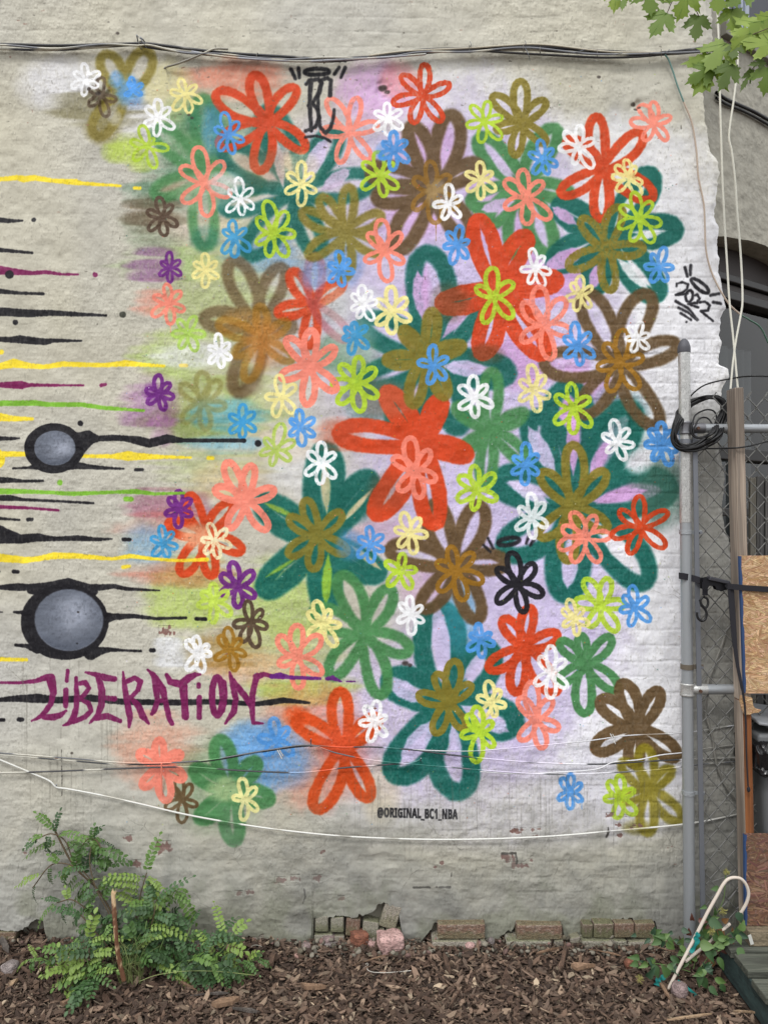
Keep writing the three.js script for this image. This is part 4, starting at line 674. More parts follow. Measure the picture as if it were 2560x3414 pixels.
const houseCable = (pts, r, label) => { const w = pts.map(([x, y, o]) => house.localToWorld(onHouse(x, y).add(V(0, 0, o ?? 0.012)))); return single('wall_cable', tube(w, r, 40, 7), plasticBlack, label, 'cable', 'cables on the neighbouring house'); };
house.updateMatrixWorld(true);
houseCable([[2378, 312], [2410, 334], [2450, 352], [2500, 374], [2560, 407], [2680, 470]], 0.008, 'thick black cable sloping down the house wall, upper of two');
houseCable([[2378, 330], [2410, 350], [2460, 370], [2510, 395], [2560, 424], [2680, 490]], 0.0065, 'thin black cable sloping down the house wall, lower of two');

// ---------- weathered plank screen behind the lumber ----------
{
  const t = thing('plank_screen', 'weathered grey plank screen with peeling paint behind the upright stud', 'plank fence');
  [[2499, 2521, 1592, peelWood], [2522, 2548, 1588, greyWood], [2549, 2590, 1596, greyWood], [2591, 2640, 1590, peelWood], [2641, 2690, 1594, greyWood]].forEach(([x0, x1, y, m], k) => {
    const a = at(x0, y, -0.1), b = at(x1, 3170, -0.1), g = rbox(b.x - a.x - 0.003, a.y - b.y, 0.02, 0.003); g.translate((a.x + b.x) / 2, (a.y + b.y) / 2, -0.11 - 0.004 * (k % 2)); part('plank', g, m, t);
  });
}

// ---------- chain link fence ----------
const fence = thing('chain_link_fence', 'galvanised chain link fence with a tall capped post beside the mural', 'fence');
const FZ = 0.10;
{
  const top = at(2279, 1160, FZ), bot = at(2298, 3175, FZ), joinY = at(0, 1742, FZ).y, lx = (y) => lerp(bot.x, top.x, (y - bot.y) / (top.y - bot.y)), on = (y, dz = 0) => V(lx(y), y, FZ + dz), py = (y) => at(0, y, FZ).y;
  const post = part('post', merge([bar(on(joinY), on(top.y), 0.0242, 24)]), galv, fence);
  const up = post; void up;
  part('post', merge([bar(on(bot.y - 0.1), on(joinY - 0.001), 0.0232, 24)]), galvDull, fence).name = 'lower_post';
  const capg = new THREE.LatheGeometry([[0.0001, 0.040], [0.007, 0.038], [0.014, 0.032], [0.0205, 0.021], [0.0245, 0.008], [0.0262, 0], [0.0262, -0.02], [0.0240, -0.021]].map(([a, b]) => new THREE.Vector2(a, b)), 24); capg.translate(top.x, top.y, FZ); part('cap', capg, std(srgb(84, 84, 90), 0.6, 0.3), fence);
  const bandAt = (y, h, m, n = 'brace_band') => { const Y = py(y), g = new THREE.CylinderGeometry(0.0268, 0.0268, h, 24, 1); g.translate(lx(Y), Y, FZ); const tab = rbox(0.042, h * 0.9, 0.005, 0.001); tab.translate(lx(Y) + 0.046, Y, FZ + 0.004); const bolt = new THREE.CylinderGeometry(0.0055, 0.0055, 0.02, 8); bolt.rotateX(Math.PI / 2); bolt.translate(lx(Y) + 0.058, Y - 0.002, FZ + 0.006); part(n, merge([g, tab]), m, fence).add((() => { const b = new THREE.Mesh(bolt, galvDark); b.name = 'bolt'; b.castShadow = b.receiveShadow = true; return b; })()); };
  bandAt(1472, 0.018, galvDark); bandAt(1774, 0.017, galvDull); bandAt(2222, 0.021, std(srgb(112, 104, 92), 0.6, 0.5)); bandAt(2642, 0.017, galvDull);
  for (const [y, len, m, rz] of [[1428, 0.05, castMetal, 0.0195], [2298, 0.05, galv, 0.0215]]) {
    const Y = py(y), g = new THREE.LatheGeometry([[0.0255, -0.027], [0.0295, -0.026], [0.0295, -0.019], [0.0268, -0.015], [0.0268, 0.015], [0.0295, 0.019], [0.0295, 0.026], [0.0255, 0.027]].map(([a, b]) => new THREE.Vector2(a, b)), 24); g.translate(lx(Y), Y, FZ);
    const sl = new THREE.LatheGeometry([[0.012, 0.016], [0.021, 0.026], [0.0225, 0.04], [0.0225, 0.08], [0.0195, 0.082]].map(([a, b]) => new THREE.Vector2(a, b)), 18); sl.rotateZ(-Math.PI / 2); sl.translate(lx(Y), Y, FZ);
    const cl = part('rail_clamp', merge([g, sl]), m, fence), bo = new THREE.CylinderGeometry(0.007, 0.007, 0.012, 6); bo.rotateX(Math.PI / 2); bo.translate(lx(Y) + 0.046, Y - 0.002, FZ + 0.024); part('bolt', bo, std(srgb(92, 66, 52), 0.7, 0.4), cl);
    part('rail', bar(V(lx(Y) + 0.07, Y, FZ), V(2.4, Y - 0.004, FZ), rz - 0.0005, 20), galvDull, fence);
  }
  { const a = at(2311, 1446, FZ), b = at(2338, 3060, FZ), g = rbox(0.02, a.distanceTo(b), 0.006, 0.001); const m = part('tension_bar', g, galvDark, fence); m.position.set((a.x + b.x) / 2, (a.y + b.y) / 2, FZ + 0.012); m.rotation.z = Math.atan2(b.x - a.x, a.y - b.y); }
  // woven wires, each its own strand
  const wireMat = std(srgb(112, 112, 110), 0.55, 0.3), half = 0.0183, pitch = 0.0862, lean = (b2) => (b2 - 1.34) * 0;
  for (let k = 0; k < 19; k++) {
    const x0 = at(2318, 1500, FZ).x + k * half * 2 * 0.985 + 0.0, pts = [], yTop = k < 2 ? py(1325) - pitch * 2 : py(1325), n = Math.floor((yTop - 0.12) / (pitch / 2));
    for (let i = 0; i <= n; i++) { const y = yTop - i * pitch / 2, s = (i + k) % 2 ? 1 : -1, dx = s * half * 1.06 + (yTop - y) * 0.0135 + (vn(k * 3, i * 0.7) - 0.5) * 0.004 + lean(x0); pts.push(V(x0 + half + dx, y, FZ + s * 0.003 * (k % 2 ? 1 : 1)), V(x0 + half + dx - s * 0.004, y - 0.006, FZ - s * 0.004)); }
    if (k > 1) { pts.unshift(V(pts[0].x + 0.012, pts[0].y + 0.022, FZ + 0.004)); }
    const path = new THREE.CurvePath(); for (let i = 1; i < pts.length; i++) path.add(new THREE.LineCurve3(pts[i - 1], pts[i]));
    const list = []; for (let i = 1; i < pts.length; i++) list.push(bar(pts[i - 1], pts[i], 0.0025, 6));
    part('wire', merge(list), wireMat, fence);
  }
  // loose barbs at the foot
  for (const [x0, y0, x1, y1, x2, y2] of [[2345, 2938, 2358, 2956, 2330, 2990], [2464, 2952, 2438, 2990, 2412, 3020], [2464, 2884, 2440, 2912, 2372, 2940]]) part('wire', tube([at(x0, y0, FZ), at(x1, y1, FZ), at(x2, y2, FZ)], 0.0018, 14, 6), wireMat, fence);
}

// ---------- coil of black cable hung over the post ----------
{
  const t = thing('cable_coil', 'coil of thin black cable looped around the galvanised post', 'cable coil');
  const k0 = PX * (DIST - FZ) / DIST, c = at(2327, 1409, FZ), rot = 43 * Math.PI / 180;
  for (let n = 0; n < 13; n++) {
    const a = (rr(306, 345)) * 0.339 * k0, b = rr(150, 205) * 0.339 * k0, ox2 = rr(-6, 6) * k0, oy2 = rr(-7, 7) * k0, pts = [], rz = rot + rr(-0.06, 0.06);
    for (let i = 0; i < 40; i++) { const s = i / 40 * Math.PI * 2, u = a * Math.cos(s), v = b * Math.sin(s) * (1 + 0.1 * Math.cos(s * 2 + n)), X = u * Math.cos(rz) - v * Math.sin(rz), Y = u * Math.sin(rz) + v * Math.cos(rz); const side = sst(-0.03, 0.05, Y + 0.35 * X + 0.01); pts.push(V(c.x + ox2 + X, c.y + oy2 + Y, FZ + lerp(0.034, -0.032, side) + (n % 4 - 1.5) * 0.0042 + (X > 0.03 ? 0.02 : 0))); }
    part('loop', tube(pts, 0.0045, 120, 7, true), plasticBlack, t);
  }
  for (const [dx, dy, sc] of [[18, 4, 0.62], [10, 16, 0.44]]) { const pts = []; for (let i = 0; i < 30; i++) { const s = i / 30 * Math.PI * 2, u = 300 * sc * 0.339 * k0 * Math.cos(s), v = 175 * sc * 0.339 * k0 * Math.sin(s), X = u * Math.cos(rot) - v * Math.sin(rot) + dx * k0, Y = u * Math.sin(rot) + v * Math.cos(rot) - dy * k0; pts.push(V(c.x + X, c.y + Y, FZ + lerp(0.032, -0.03, sst(-0.03, 0.05, Y + 0.35 * X)))); } part('loop', tube(pts, 0.0036, 100, 7, true), plasticBlack, t); }
  part('tail', tube([at(2297, 1325, 0.08), at(2320, 1302, 0.09), at(2352, 1282, 0.1), at(2437, 1262, 0.12), at(2505, 1254, 0.22), at(2580, 1256, 0.24), at(2700, 1268, 0.24)], 0.0034, 60, 7), plasticBlack, t);
  part('tail', tube([at(2296, 1488, 0.13), at(2340, 1495, 0.13), at(2400, 1495, 0.14), at(2454, 1493, 0.2), at(2490, 1488, 0.205), at(2560, 1471, 0.2), at(2700, 1440, 0.2)], 0.0034, 60, 7), plasticBlack, t);
}

// ---------- upright stud, strand boards ----------
{
  const t = thing('wooden_stud', 'rough upright softwood stud standing in front of the chain link fence', 'wooden stud');
  const a = at(2463, 1292, 0.19), b = at(2507, 3130, 0.19), mid0 = lerp(a.y, b.y, 0.57), px2 = (y) => lerp(a.x, b.x, (y - a.y) / (b.y - a.y));
  for (const [y0, y1, m, n] of [[a.y, mid0, studMat, 'upper_length'], [mid0 - 0.0015, b.y, studLow, 'lower_length']]) {
    const g = rbox(0.036, y0 - y1, 0.078, 0.003, 2), u = g.attributes.uv; for (let i = 0; i < u.count; i++) u.setXY(i, u.getX(i) * 0.5, u.getY(i) * (y0 - y1) * 0.5);
    const mm = n === 'lower_length' ? [studMat, studMat, studLow, studLow, studLow, studLow] : m; // its side is as weathered as the length above
    const q = part(n, g, Array.isArray(mm) && g.groups.length === 6 ? mm : m, t); q.position.set((px2(y0) + px2(y1)) / 2, (y0 + y1) / 2, 0.19 - 0.039); q.rotation.z = Math.atan2(b.x - a.x, a.y - b.y);
  }
}
// strand board: flakes pressed flat, lying every way
function strandMap(base, lo, hi, wash) {
  const cv = document.createElement('canvas'); cv.width = 512; cv.height = 1024; const g = cv.getContext('2d');
  g.fillStyle = `rgb(${base})`; g.fillRect(0, 0, 512, 1024);
  for (let n = 0; n < 4200; n++) {
    const k = rnd(), c = [0, 1, 2].map((i) => Math.round(lerp(lo[i], hi[i], k) + rr(-8, 8))), l = rr(26, 84), w = rr(3.5, 11);
    g.save(); g.translate(rr(0, 512), rr(0, 1024)); g.rotate(rnd() < 0.6 ? rr(-0.6, 0.6) : rr(0, 3.14)); g.fillStyle = `rgba(${c},${rr(0.5, 0.95)})`;
    g.beginPath(); g.moveTo(-l / 2, rr(-w, w) / 2); g.lineTo(-l / 2 + rr(0, 12), -w / 2); g.lineTo(l / 2 - rr(0, 14), -w / 2 + rr(-2, 2)); g.lineTo(l / 2, rr(-w, w) / 2); g.lineTo(l / 2 - rr(0, 9), w / 2); g.lineTo(-l / 2 + rr(0, 9), w / 2); g.closePath(); g.fill();
    g.strokeStyle = `rgba(${lo.map((v) => Math.round(v * 0.75))},0.35)`; g.lineWidth = 1; g.stroke();
    if (rnd() < 0.5) { g.strokeStyle = `rgba(${hi},0.3)`; g.beginPath(); g.moveTo(-l / 2.4, rr(-2, 2)); g.lineTo(l / 2.4, rr(-2, 2)); g.stroke(); }
    g.restore();
  }
  const t = new THREE.CanvasTexture(cv); t.colorSpace = THREE.SRGBColorSpace; return wrap(t);
}
const osbMap = strandMap('190,154,116', [146, 106, 72], [226, 194, 154]), osbOld = strandMap('112,78,60', [74, 48, 38], [150, 116, 94]), edgeBlue = std(srgb(38, 66, 108), 0.7);
function strandBoard(label, x0, x1, y0, y1, shift, map) {
  const t = thing('strand_board', label, 'strand board', null, 'strand boards on the stud'), a = at(x0, y0, 0.206), b = at(x1, y1, 0.206), w = b.x - a.x, h = a.y - b.y, sl = at(x0 + shift, y1, 0.206).x - a.x, g = new THREE.BoxGeometry(w, h, 0.012, 8, 12, 1), p = g.attributes.position, u = g.attributes.uv;
  for (let i = 0; i < p.count; i++) { const f = 0.5 - p.getY(i) / h; p.setX(i, p.getX(i) + sl * f + (Math.abs(p.getX(i) + w / 2) < 1e-4 ? (vn(p.getY(i) * 60, 3) - 0.5) * 0.004 : 0)); u.setXY(i, p.getX(i) / 0.45, p.getY(i) / 0.9); }
  g.computeVertexNormals(); g.translate((a.x + b.x) / 2, (a.y + b.y) / 2, 0.2);
  part('board', g, std(0xffffff, 0.8, 0, { map, bumpMap: map, bumpScale: 0.004 }), t);
  const e = new THREE.BoxGeometry(0.005, h * 0.995, 0.0135, 1, 24, 1), q = e.attributes.position; for (let i = 0; i < q.count; i++) { const f = 0.5 - q.getY(i) / h; q.setX(i, q.getX(i) + sl * f + (q.getX(i) > 0 ? (vn(q.getY(i) * 40, 9)) * 0.006 : 0)); } e.translate(a.x - 0.0015, (a.y + b.y) / 2, 0.2); part('painted_edge', e, edgeBlue, t);
  return t;
}
strandBoard('bright tan strand board under the black strap, upper of two', 2466, 2720, 1853, 2312, 17, osbMap);
strandBoard('dark weathered strand board near the deck, lower of two', 2483, 2720, 2782, 3086, 3, osbOld);
{ const s = new THREE.Shape(); [[0, 0], [36, 8], [40, 34], [48, 44], [66, 48], [58, 56], [38, 58], [30, 62], [14, 64], [4, 46], [-2, 20]].forEach(([x, y], i) => s[i ? 'lineTo' : 'moveTo'](x * 0.00122, -y * 0.00122)); const g = new THREE.ExtrudeGeometry(s, { depth: 0.008, bevelEnabled: true, bevelSize: 0.001, bevelThickness: 0.001, bevelSegments: 1 }); const p = at(2466, 2318, 0.198); g.translate(p.x, p.y, p.z); const u = g.attributes.uv; for (let i = 0; i < u.count; i++) u.setXY(i, u.getX(i) * 3, u.getY(i) * 2); single('board_scrap', g, std(0xffffff, 0.85, 0, { map: osbMap, bumpMap: osbMap, bumpScale: 0.005 }), 'torn tan scrap of strand board nailed below the bright board', 'board scrap'); }

// ---------- ratchet strap ----------
{
  const t = thing('ratchet_strap', 'black ratchet strap tied from the post across the strand board', 'strap');
  const ribbon = (pts, w, m, n, th = 0.002) => { // pts [x, y, z] photo pixels; w in pixels, vertical band
    const list = []; for (let i = 1; i < pts.length; i++) { const a = at(...pts[i - 1]), b = at(...pts[i]), d = b.clone().sub(a), g = rbox(d.length() + 0.002, w * PX * 0.94, th, 0.0008, 1); g.applyQuaternion(new THREE.Quaternion().setFromUnitVectors(V(1, 0, 0), d.normalize())); g.translate((a.x + b.x) / 2, (a.y + b.y) / 2, (a.z + b.z) / 2); list.push(g); } return part(n, merge(list), m, t); };
  ribbon([[2262, 1919, 0.10], [2266, 1920, 0.117], [2275, 1921, 0.127], [2287, 1923, 0.127], [2297, 1925, 0.118], [2308, 1928, 0.117], [2334, 1936, 0.135]], 22, webbing, 'strap_band');
  ribbon([[2424, 1954, 0.20], [2440, 1956, 0.213], [2480, 1960, 0.217], [2560, 1965, 0.217], [2720, 1974, 0.217]], 19, webbing, 'strap_band');
  // ratchet: two side plates, handle, drum
  const k = 0.00122, rg = []; const plate = (dz) => { const s = new THREE.Shape(); s.moveTo(0, 0); s.lineTo(40, 4); s.lineTo(92, -14); s.lineTo(92, -34); s.lineTo(60, -44); s.lineTo(46, -38); s.lineTo(40, -24); s.lineTo(20, -26); s.lineTo(12, -40); s.lineTo(0, -36); s.closePath(); const g = new THREE.ExtrudeGeometry(s, { depth: 2, bevelEnabled: false }); g.scale(k, k, k); g.translate(0, 0, dz); return g; };
  const o = at(2332, 1926, 0.14); rg.push(plate(0), plate(0.03)); for (const g of rg) g.translate(o.x, o.y, o.z); part('ratchet', merge(rg), castMetal.clone(), t).material.color = srgb(46, 46, 50);
  const handle = rbox(0.085, 0.016, 0.034, 0.004); handle.rotateZ(-0.22); handle.translate(o.x + 0.062, o.y - 0.008, o.z + 0.03); part('handle', handle, std(srgb(70, 70, 76), 0.5, 0.6), t);
  const drum = new THREE.CylinderGeometry(0.014, 0.014, 0.045, 14); drum.rotateX(Math.PI / 2); drum.translate(o.x + 0.1, o.y - 0.03, o.z + 0.02); part('drum', drum, std(srgb(58, 58, 62), 0.5, 0.6), t);
  const strapB = rbox(0.022, 0.055, 0.006, 0.002); strapB.translate(o.x + 0.016, o.y - 0.045, o.z + 0.012); part('hook_strap', strapB, webbing, t);
  const hook = [[2342, 1990], [2334, 2002], [2338, 2018], [2352, 2026], [2359, 2012], [2356, 1996], [2345, 1990]], tail2 = [[2332, 2000], [2338, 2016], [2350, 2032], [2354, 2048], [2350, 2064], [2340, 2070], [2328, 2064], [2322, 2050], [2322, 2042]];
  part('hook', merge([tube(hook.map(([x, y]) => at(x, y, 0.16)), 0.0052, 40, 8), tube(tail2.map(([x, y]) => at(x, y, 0.163)), 0.0052, 44, 8)]), plasticBlack, t);
  const tw = [[2435, 1960, 21, 0.2], [2440, 2030, 20, 0.205], [2445, 2100, 18, 0.21], [2450, 2160, 14, 0.213], [2458, 2220, 11, 0.216], [2468, 2270, 10, 0.22], [2476, 2310, 8, 0.22], [2482, 2350, 6, 0.215], [2486, 2420, 5, 0.212], [2487, 2500, 4, 0.212], [2490, 2570, 4, 0.212], [2493, 2622, 4, 0.212]], tp = [], ti = [];
  tw.forEach(([x, y, w, z], i) => { const a = at(x - w / 2, y, z + 0.004), b = at(x + w / 2, y, z + 0.001 + 0.006 * (20 - w) / 20); tp.push(a.x, a.y, a.z, b.x, b.y, b.z, b.x, b.y, b.z - 0.003, a.x, a.y, a.z - 0.003); if (i) for (let s = 0; s < 4; s++) { const c = i * 4, p = c - 4, e = (s + 1) % 4; ti.push(p + s, c + s, p + e, p + e, c + s, c + e); } });
  const tg2 = new THREE.BufferGeometry(); tg2.setAttribute('position', new THREE.Float32BufferAttribute(tp, 3)); tg2.setIndex(ti); tg2.computeVertexNormals(); tg2.setAttribute('uv', new THREE.Float32BufferAttribute(new Float32Array(tp.length / 3 * 2), 2)); part('loose_tail', tg2, webbing, t);
  const kn = new THREE.SphereGeometry(0.007, 10, 8); kn.scale(1, 1.7, 1); const kp = at(2494, 2632, 0.213); kn.translate(kp.x, kp.y, kp.z); part('knot', kn, webbing, t);
}

// ---------- refuse bin with a black liner ----------
{
  const t = thing('rubbish_bin', 'grey plastic rubbish bin with black bag liner at the right edge', 'bin');
  const grey = std(srgb(98, 100, 102), 0.55), back = -0.07, front = 0.19, zc = (front + back) / 2, dp = front - back, x0 = 1.534, w = 0.55, cx = x0 + w / 2, top2 = at(0, 2430, zc).y, h = top2 - 0.02;
  const g = new RoundedBoxGeometry(w, h, dp, 6, 0.04), p = g.attributes.position; for (let i = 0; i < p.count; i++) { const f = 0.5 - p.getY(i) / h; p.setX(i, p.getX(i) * (1 - 0.22 * f)); p.setZ(i, p.getZ(i) * (1 - 0.15 * f)); } g.computeVertexNormals(); g.translate(cx + 0.006, top2 - h / 2, zc); part('body', g, grey, t);
  const rim = rbox(w + 0.016, 0.04, dp + 0.012, 0.015, 4); rim.translate(cx, top2 - 0.005, zc); part('rim', rim, grey, t);
  const lid = rbox(w + 0.02, 0.012, dp + 0.02, 0.005, 3); lid.rotateZ(-0.16); lid.rotateX(0.1); lid.translate(cx - 0.004, top2 + 0.03, zc); part('lid', lid, std(srgb(132, 134, 138), 0.5), t);
  const bagG = mergeVertices(new RoundedBoxGeometry(w + 0.05, 0.13, dp + 0.07, 12, 0.04)), q = bagG.attributes.position; for (let i = 0; i < q.count; i++) { const n = 1 - Math.abs(2 * fbm(q.getX(i) * 26 + 5, q.getY(i) * 40 + q.getZ(i) * 32, 3) - 1) - 0.6; q.setXYZ(i, q.getX(i) * (1 + n * 0.07), q.getY(i) * (1 + n * 0.5), q.getZ(i) * (1 + n * 0.22)); } bagG.computeVertexNormals(); bagG.translate(cx + 0.004, top2 - 0.085, zc + 0.004); part('bag_liner', bagG, std(srgb(24, 24, 26), 0.22), t);
}

// ---------- deck ----------
{
  const t = thing('wooden_deck', 'low greenish weathered wooden deck in the bottom right corner', 'deck');
  const X0 = 1.372; [[0.178, 0.282, 0], [0.296, 0.412, 0.006], [0.456, 0.566, -0.004], [0.58, 0.69, 0.01], [0.705, 0.82, 0], [0.835, 0.95, 0.004]].forEach(([z0, z1, dx], k) => { const g = rbox(1.6, 0.03, z1 - z0, 0.004), u = g.attributes.uv; for (let i = 0; i < u.count; i++) { const q = u.getX(i); u.setXY(i, u.getY(i) * 0.6 + k * 0.3, q * 1.6); } g.translate(X0 + dx + 0.8, 0.125, (z0 + z1) / 2); part('deck_board', g, deckMat, t); });
  for (const x of [0.03, 0.75]) { const g = rbox(0.038, 0.11, 0.82, 0.004); g.translate(X0 + x, 0.054, 0.57); part('joist', g, tealWood, t); }
  const l = thing('lumber_offcut', 'short square lumber offcut lying on the back of the deck', 'lumber'); const a = at(2492, 3086, 0.235), g = rbox(0.3, 0.055, 0.075, 0.003); g.translate(a.x + 0.15, 0.168, 0.215); part('block', g, woodMat([142, 128, 106], [92, 84, 66]), l); const tg3 = rbox(0.014, 0.04, 0.002, 0.0005, 1); tg3.rotateZ(0.3); tg3.translate(a.x + 0.002, 0.17, 0.2545); part('tag', tg3, std(srgb(196, 196, 190), 0.7), l);
}

// ---------- cables along the wall ----------
const painted = (geo, share, base) => { // cables that took some of the mural's paint
  const p = geo.attributes.position, c = new Float32Array(p.count * 3), col = new THREE.Color();
  for (let i = 0; i < p.count; i++) { const z = p.getZ(i), k = PX * (DIST - z) / DIST, x = 1280 + p.getX(i) / k, y = 1707 - (p.getY(i) - EYE) / k, m = share > 0 ? sst(0.86 - share * 1.9, 0.98 - share * 1.9, vn(x * 0.013, y * 0.004 + base[0])) : 0, q = inkAt(x, y); col.setRGB(lerp(base[0] / 255, q[0], m), lerp(base[1] / 255, q[1], m), lerp(base[2] / 255, q[2], m), THREE.SRGBColorSpace); c[i * 3] = col.r; c[i * 3 + 1] = col.g; c[i * 3 + 2] = col.b; }
  geo.setAttribute('color', new THREE.BufferAttribute(c, 3)); return geo;
};
const cableMat = std(0xffffff, 0.45, 0, { vertexColors: true });
function cable(label, group, pts, r, base, share = 0, z = 0.02, wob = 2) {
  const v = pts.map(([x, y, dz], i) => at(x, y + (vn(i * 1.7, x * 0.01 + r * 999) - 0.5) * wob, z + (dz ?? 0) + 0.004 * vn(i, r * 500))), t = thing('cable', label, 'cable', null, group);
  part('run', painted(tube(v, r, Math.max(50, pts.length * 16), 7), share, base), cableMat, t); return t;
}
const UP = 'cables in the bundle across the top of the wall', LO = 'thin wires sagging across the lower mural';
const upPath = (dy) => [[-700, 168], [-300, 160], [0, 154], [180, 157], [350, 150], [462, 146], [492, 150], [617, 166], [730, 177], [925, 190], [1080, 196], [1280, 185], [1400, 172], [1560, 165], [1745, 158], [1975, 172], [2200, 178], [2357, 162], [2420, 160]].map(([x, y], i) => [x, y + dy + (vn(i * 0.9, dy + 20) - 0.5) * 9]);
const c1 = cable('thickest black cable in the bundle across the top of the wall', UP, upPath(-3), 0.0062, [40, 40, 44], 0.02, 0.022);
cable('grey black cable running lowest in the top bundle', UP, upPath(7), 0.0048, [70, 70, 76], 0.12, 0.02);
cable('glossy grey cable twisted through the middle of the top bundle', UP, upPath(2).map(([x, y], i) => [x, y + (i % 2 ? 4 : -4)]), 0.0042, [120, 122, 128], 0.2, 0.03);
cable('dark cable sagging below the others at the right of the top bundle', UP, [[1280, 190], [1400, 178], [1560, 168], [1700, 176], [1850, 184], [2000, 192], [2120, 190], [2210, 182], [2357, 166], [2420, 165]], 0.0046, [46, 44, 46], 0, 0.022);
cable('pale beige cable arching above the right half of the top bundle', UP, [[1230, 186], [1340, 172], [1560, 160], [1690, 152], [1770, 147], [1850, 152], [1960, 166], [2050, 174], [2200, 174]], 0.0038, [186, 178, 160], 0, 0.026);
cable('silver painted cable in the sagging middle of the top bundle', UP, [[640, 172], [760, 190], [900, 200], [1010, 204], [1120, 200], [1280, 191], [1420, 180]], 0.0044, [170, 172, 180], 0.1, 0.028);
cable('short grey cable end bent down from the top bundle to a wall nail', UP, [[760, 164, 0.012], [715, 163, 0.01], [680, 178, 0.004], [600, 210], [553, 223, -0.012]], 0.0042, [142, 138, 128], 0.05, 0.024);
{ // ties and nails holding the bundle
  const nail = (x, y, l, a, parent) => part('nail', bar(at(x, y, -0.004), at(x + l * Math.cos(a), y + l * Math.sin(a), 0.036), 0.0028, 7), galvDark, parent);
  const tie = (x, y, parent) => { const g = new THREE.TorusGeometry(0.014, 0.0018, 6, 18); g.scale(0.8, 1.15, 0.8); g.rotateY(Math.PI / 2 - 0.3); const p = at(x, y, 0.024); g.translate(p.x, p.y, p.z); part('tie', g, std(srgb(120, 116, 108), 0.6), parent); };
  nail(478, 148, 26, -1.9, c1); nail(488, 146, 22, -2.2, c1); nail(462, 146, 30, -1.75, c1); nail(553, 224, 6, 2.4, c1); for (const [x, y] of [[470, 150], [1565, 164], [1745, 160], [2203, 177], [860, 190], [1080, 198], [1800, 170], [1990, 178]]) tie(x, y, c1);
  for (const [x0, y0, x1, y1] of [[1568, 158, 1566, 138], [1748, 156, 1750, 136], [1750, 160, 1766, 204], [2208, 178, 2232, 164], [2190, 178, 2150, 176], [490, 160, 456, 116], [2040, 184, 2082, 172], [1900, 178, 1960, 162]]) part('tie', tube([at(x0, y0, 0.03), at((x0 + x1) / 2 + 3, (y0 + y1) / 2, 0.04), at(x1, y1, 0.022)], 0.0014, 10, 5), galvDark, c1);
}
cable('dark wire climbing to the hook on the big orange flower', LO, [[-600, 2480], [-200, 2504], [0, 2516], [255, 2537], [400, 2548], [540, 2547], [640, 2542], [740, 2530], [880, 2506], [1036, 2487], [1145, 2491], [1240, 2491], [1386, 2501], [1480, 2515], [1640, 2532], [1800, 2543], [1990, 2548], [2150, 2538], [2275, 2532], [2360, 2530, -0.01], [2470, 2526, -0.01]], 0.0034, [58, 60, 64], 0.14, 0.022);
cable('second dark wire just above, paired at the left and parting at the hook', LO, [[-600, 2476], [0, 2511], [250, 2530], [420, 2543], [545, 2543], [700, 2533], [900, 2500], [1036, 2485], [1120, 2510], [1240, 2534], [1400, 2550], [1500, 2558], [1640, 2570], [1840, 2581], [2035, 2576], [2180, 2567], [2275, 2556], [2360, 2546, -0.01], [2470, 2538, -0.01]], 0.0030, [96, 98, 102], 0.2, 0.026);
cable('black wire running lowest through the coral flower and frayed end', LO, [[-600, 2560], [-200, 2572], [0, 2576], [180, 2572], [400, 2562], [540, 2558], [640, 2557], [760, 2566], [880, 2573], [1000, 2576], [1075, 2569], [1145, 2560], [1290, 2549], [1385, 2540], [1400, 2533]], 0.0036, [62, 62, 66], 0.16, 0.021);
cable('pale wire rising to the right across the brown flower', LO, [[1340, 2498], [1480, 2504], [1580, 2504], [1680, 2496], [1800, 2485], [1960, 2470], [2085, 2453], [2275, 2443], [2360, 2432, -0.01], [2470, 2414, -0.01]], 0.0026, [196, 196, 200], 0.2, 0.021);
cable('pale wire with a kink near the lime and olive flowers', LO, [[1600, 2572], [1720, 2580], [1860, 2574], [1995, 2562], [2040, 2542], [2130, 2533], [2200, 2518], [2275, 2509], [2360, 2494, -0.01], [2470, 2480, -0.01]], 0.0026, [214, 214, 218], 0.06, 0.024);
const whiteRun = cable('white cable sagging along the foot of the whole mural', LO, [[-600, 2240], [-200, 2440], [-60, 2508], [20, 2540], [110, 2580], [170, 2606], [188, 2624], [220, 2630], [330, 2650], [460, 2678], [617, 2715], [770, 2743], [926, 2765], [1130, 2786], [1390, 2798], [1600, 2798], [1850, 2787], [2050, 2770], [2275, 2748], [2360, 2736, -0.01], [2470, 2712, -0.01], [2620, 2680, -0.02]], 0.0039, [212, 212, 207], 0.06, 0.02, 3);
for (const [x, y] of [[188, 2622], [1036, 2486], [1402, 2534]]) part('clip', bar(at(x, y + 4, 0), at(x + 1, y - (x === 1036 ? 22 : 6), 0.034), 0.0026, 6), galvDark, whiteRun);
for (const [x, y] of [[2045, 2452], [935, 2502]]) { const t = thing('tie_ends', x > 2000 ? 'two snipped silver tie ends on the pale wire over the brown flower' : 'snipped tie ends on the wire over the blue flower', 'cable tie'); part('tie_end', bar(at(x - 12, y - 6, 0.024), at(x + 6, y + 28, 0.05), 0.0022, 6), galv, t); part('tie_end', bar(at(x - 4, y - 4, 0.024), at(x + 10, y + 20, 0.055), 0.0022, 6), galv, t); }
{ const t = thing('tie_strip', 'coral painted tie strip hanging from the wires over the coral flower', 'cable tie'); part('strip', painted(bar(at(539, 2546, 0.03), at(541, 2650, 0.01), 0.0034, 6), 0.5, [230, 130, 110]), cableMat, t); }
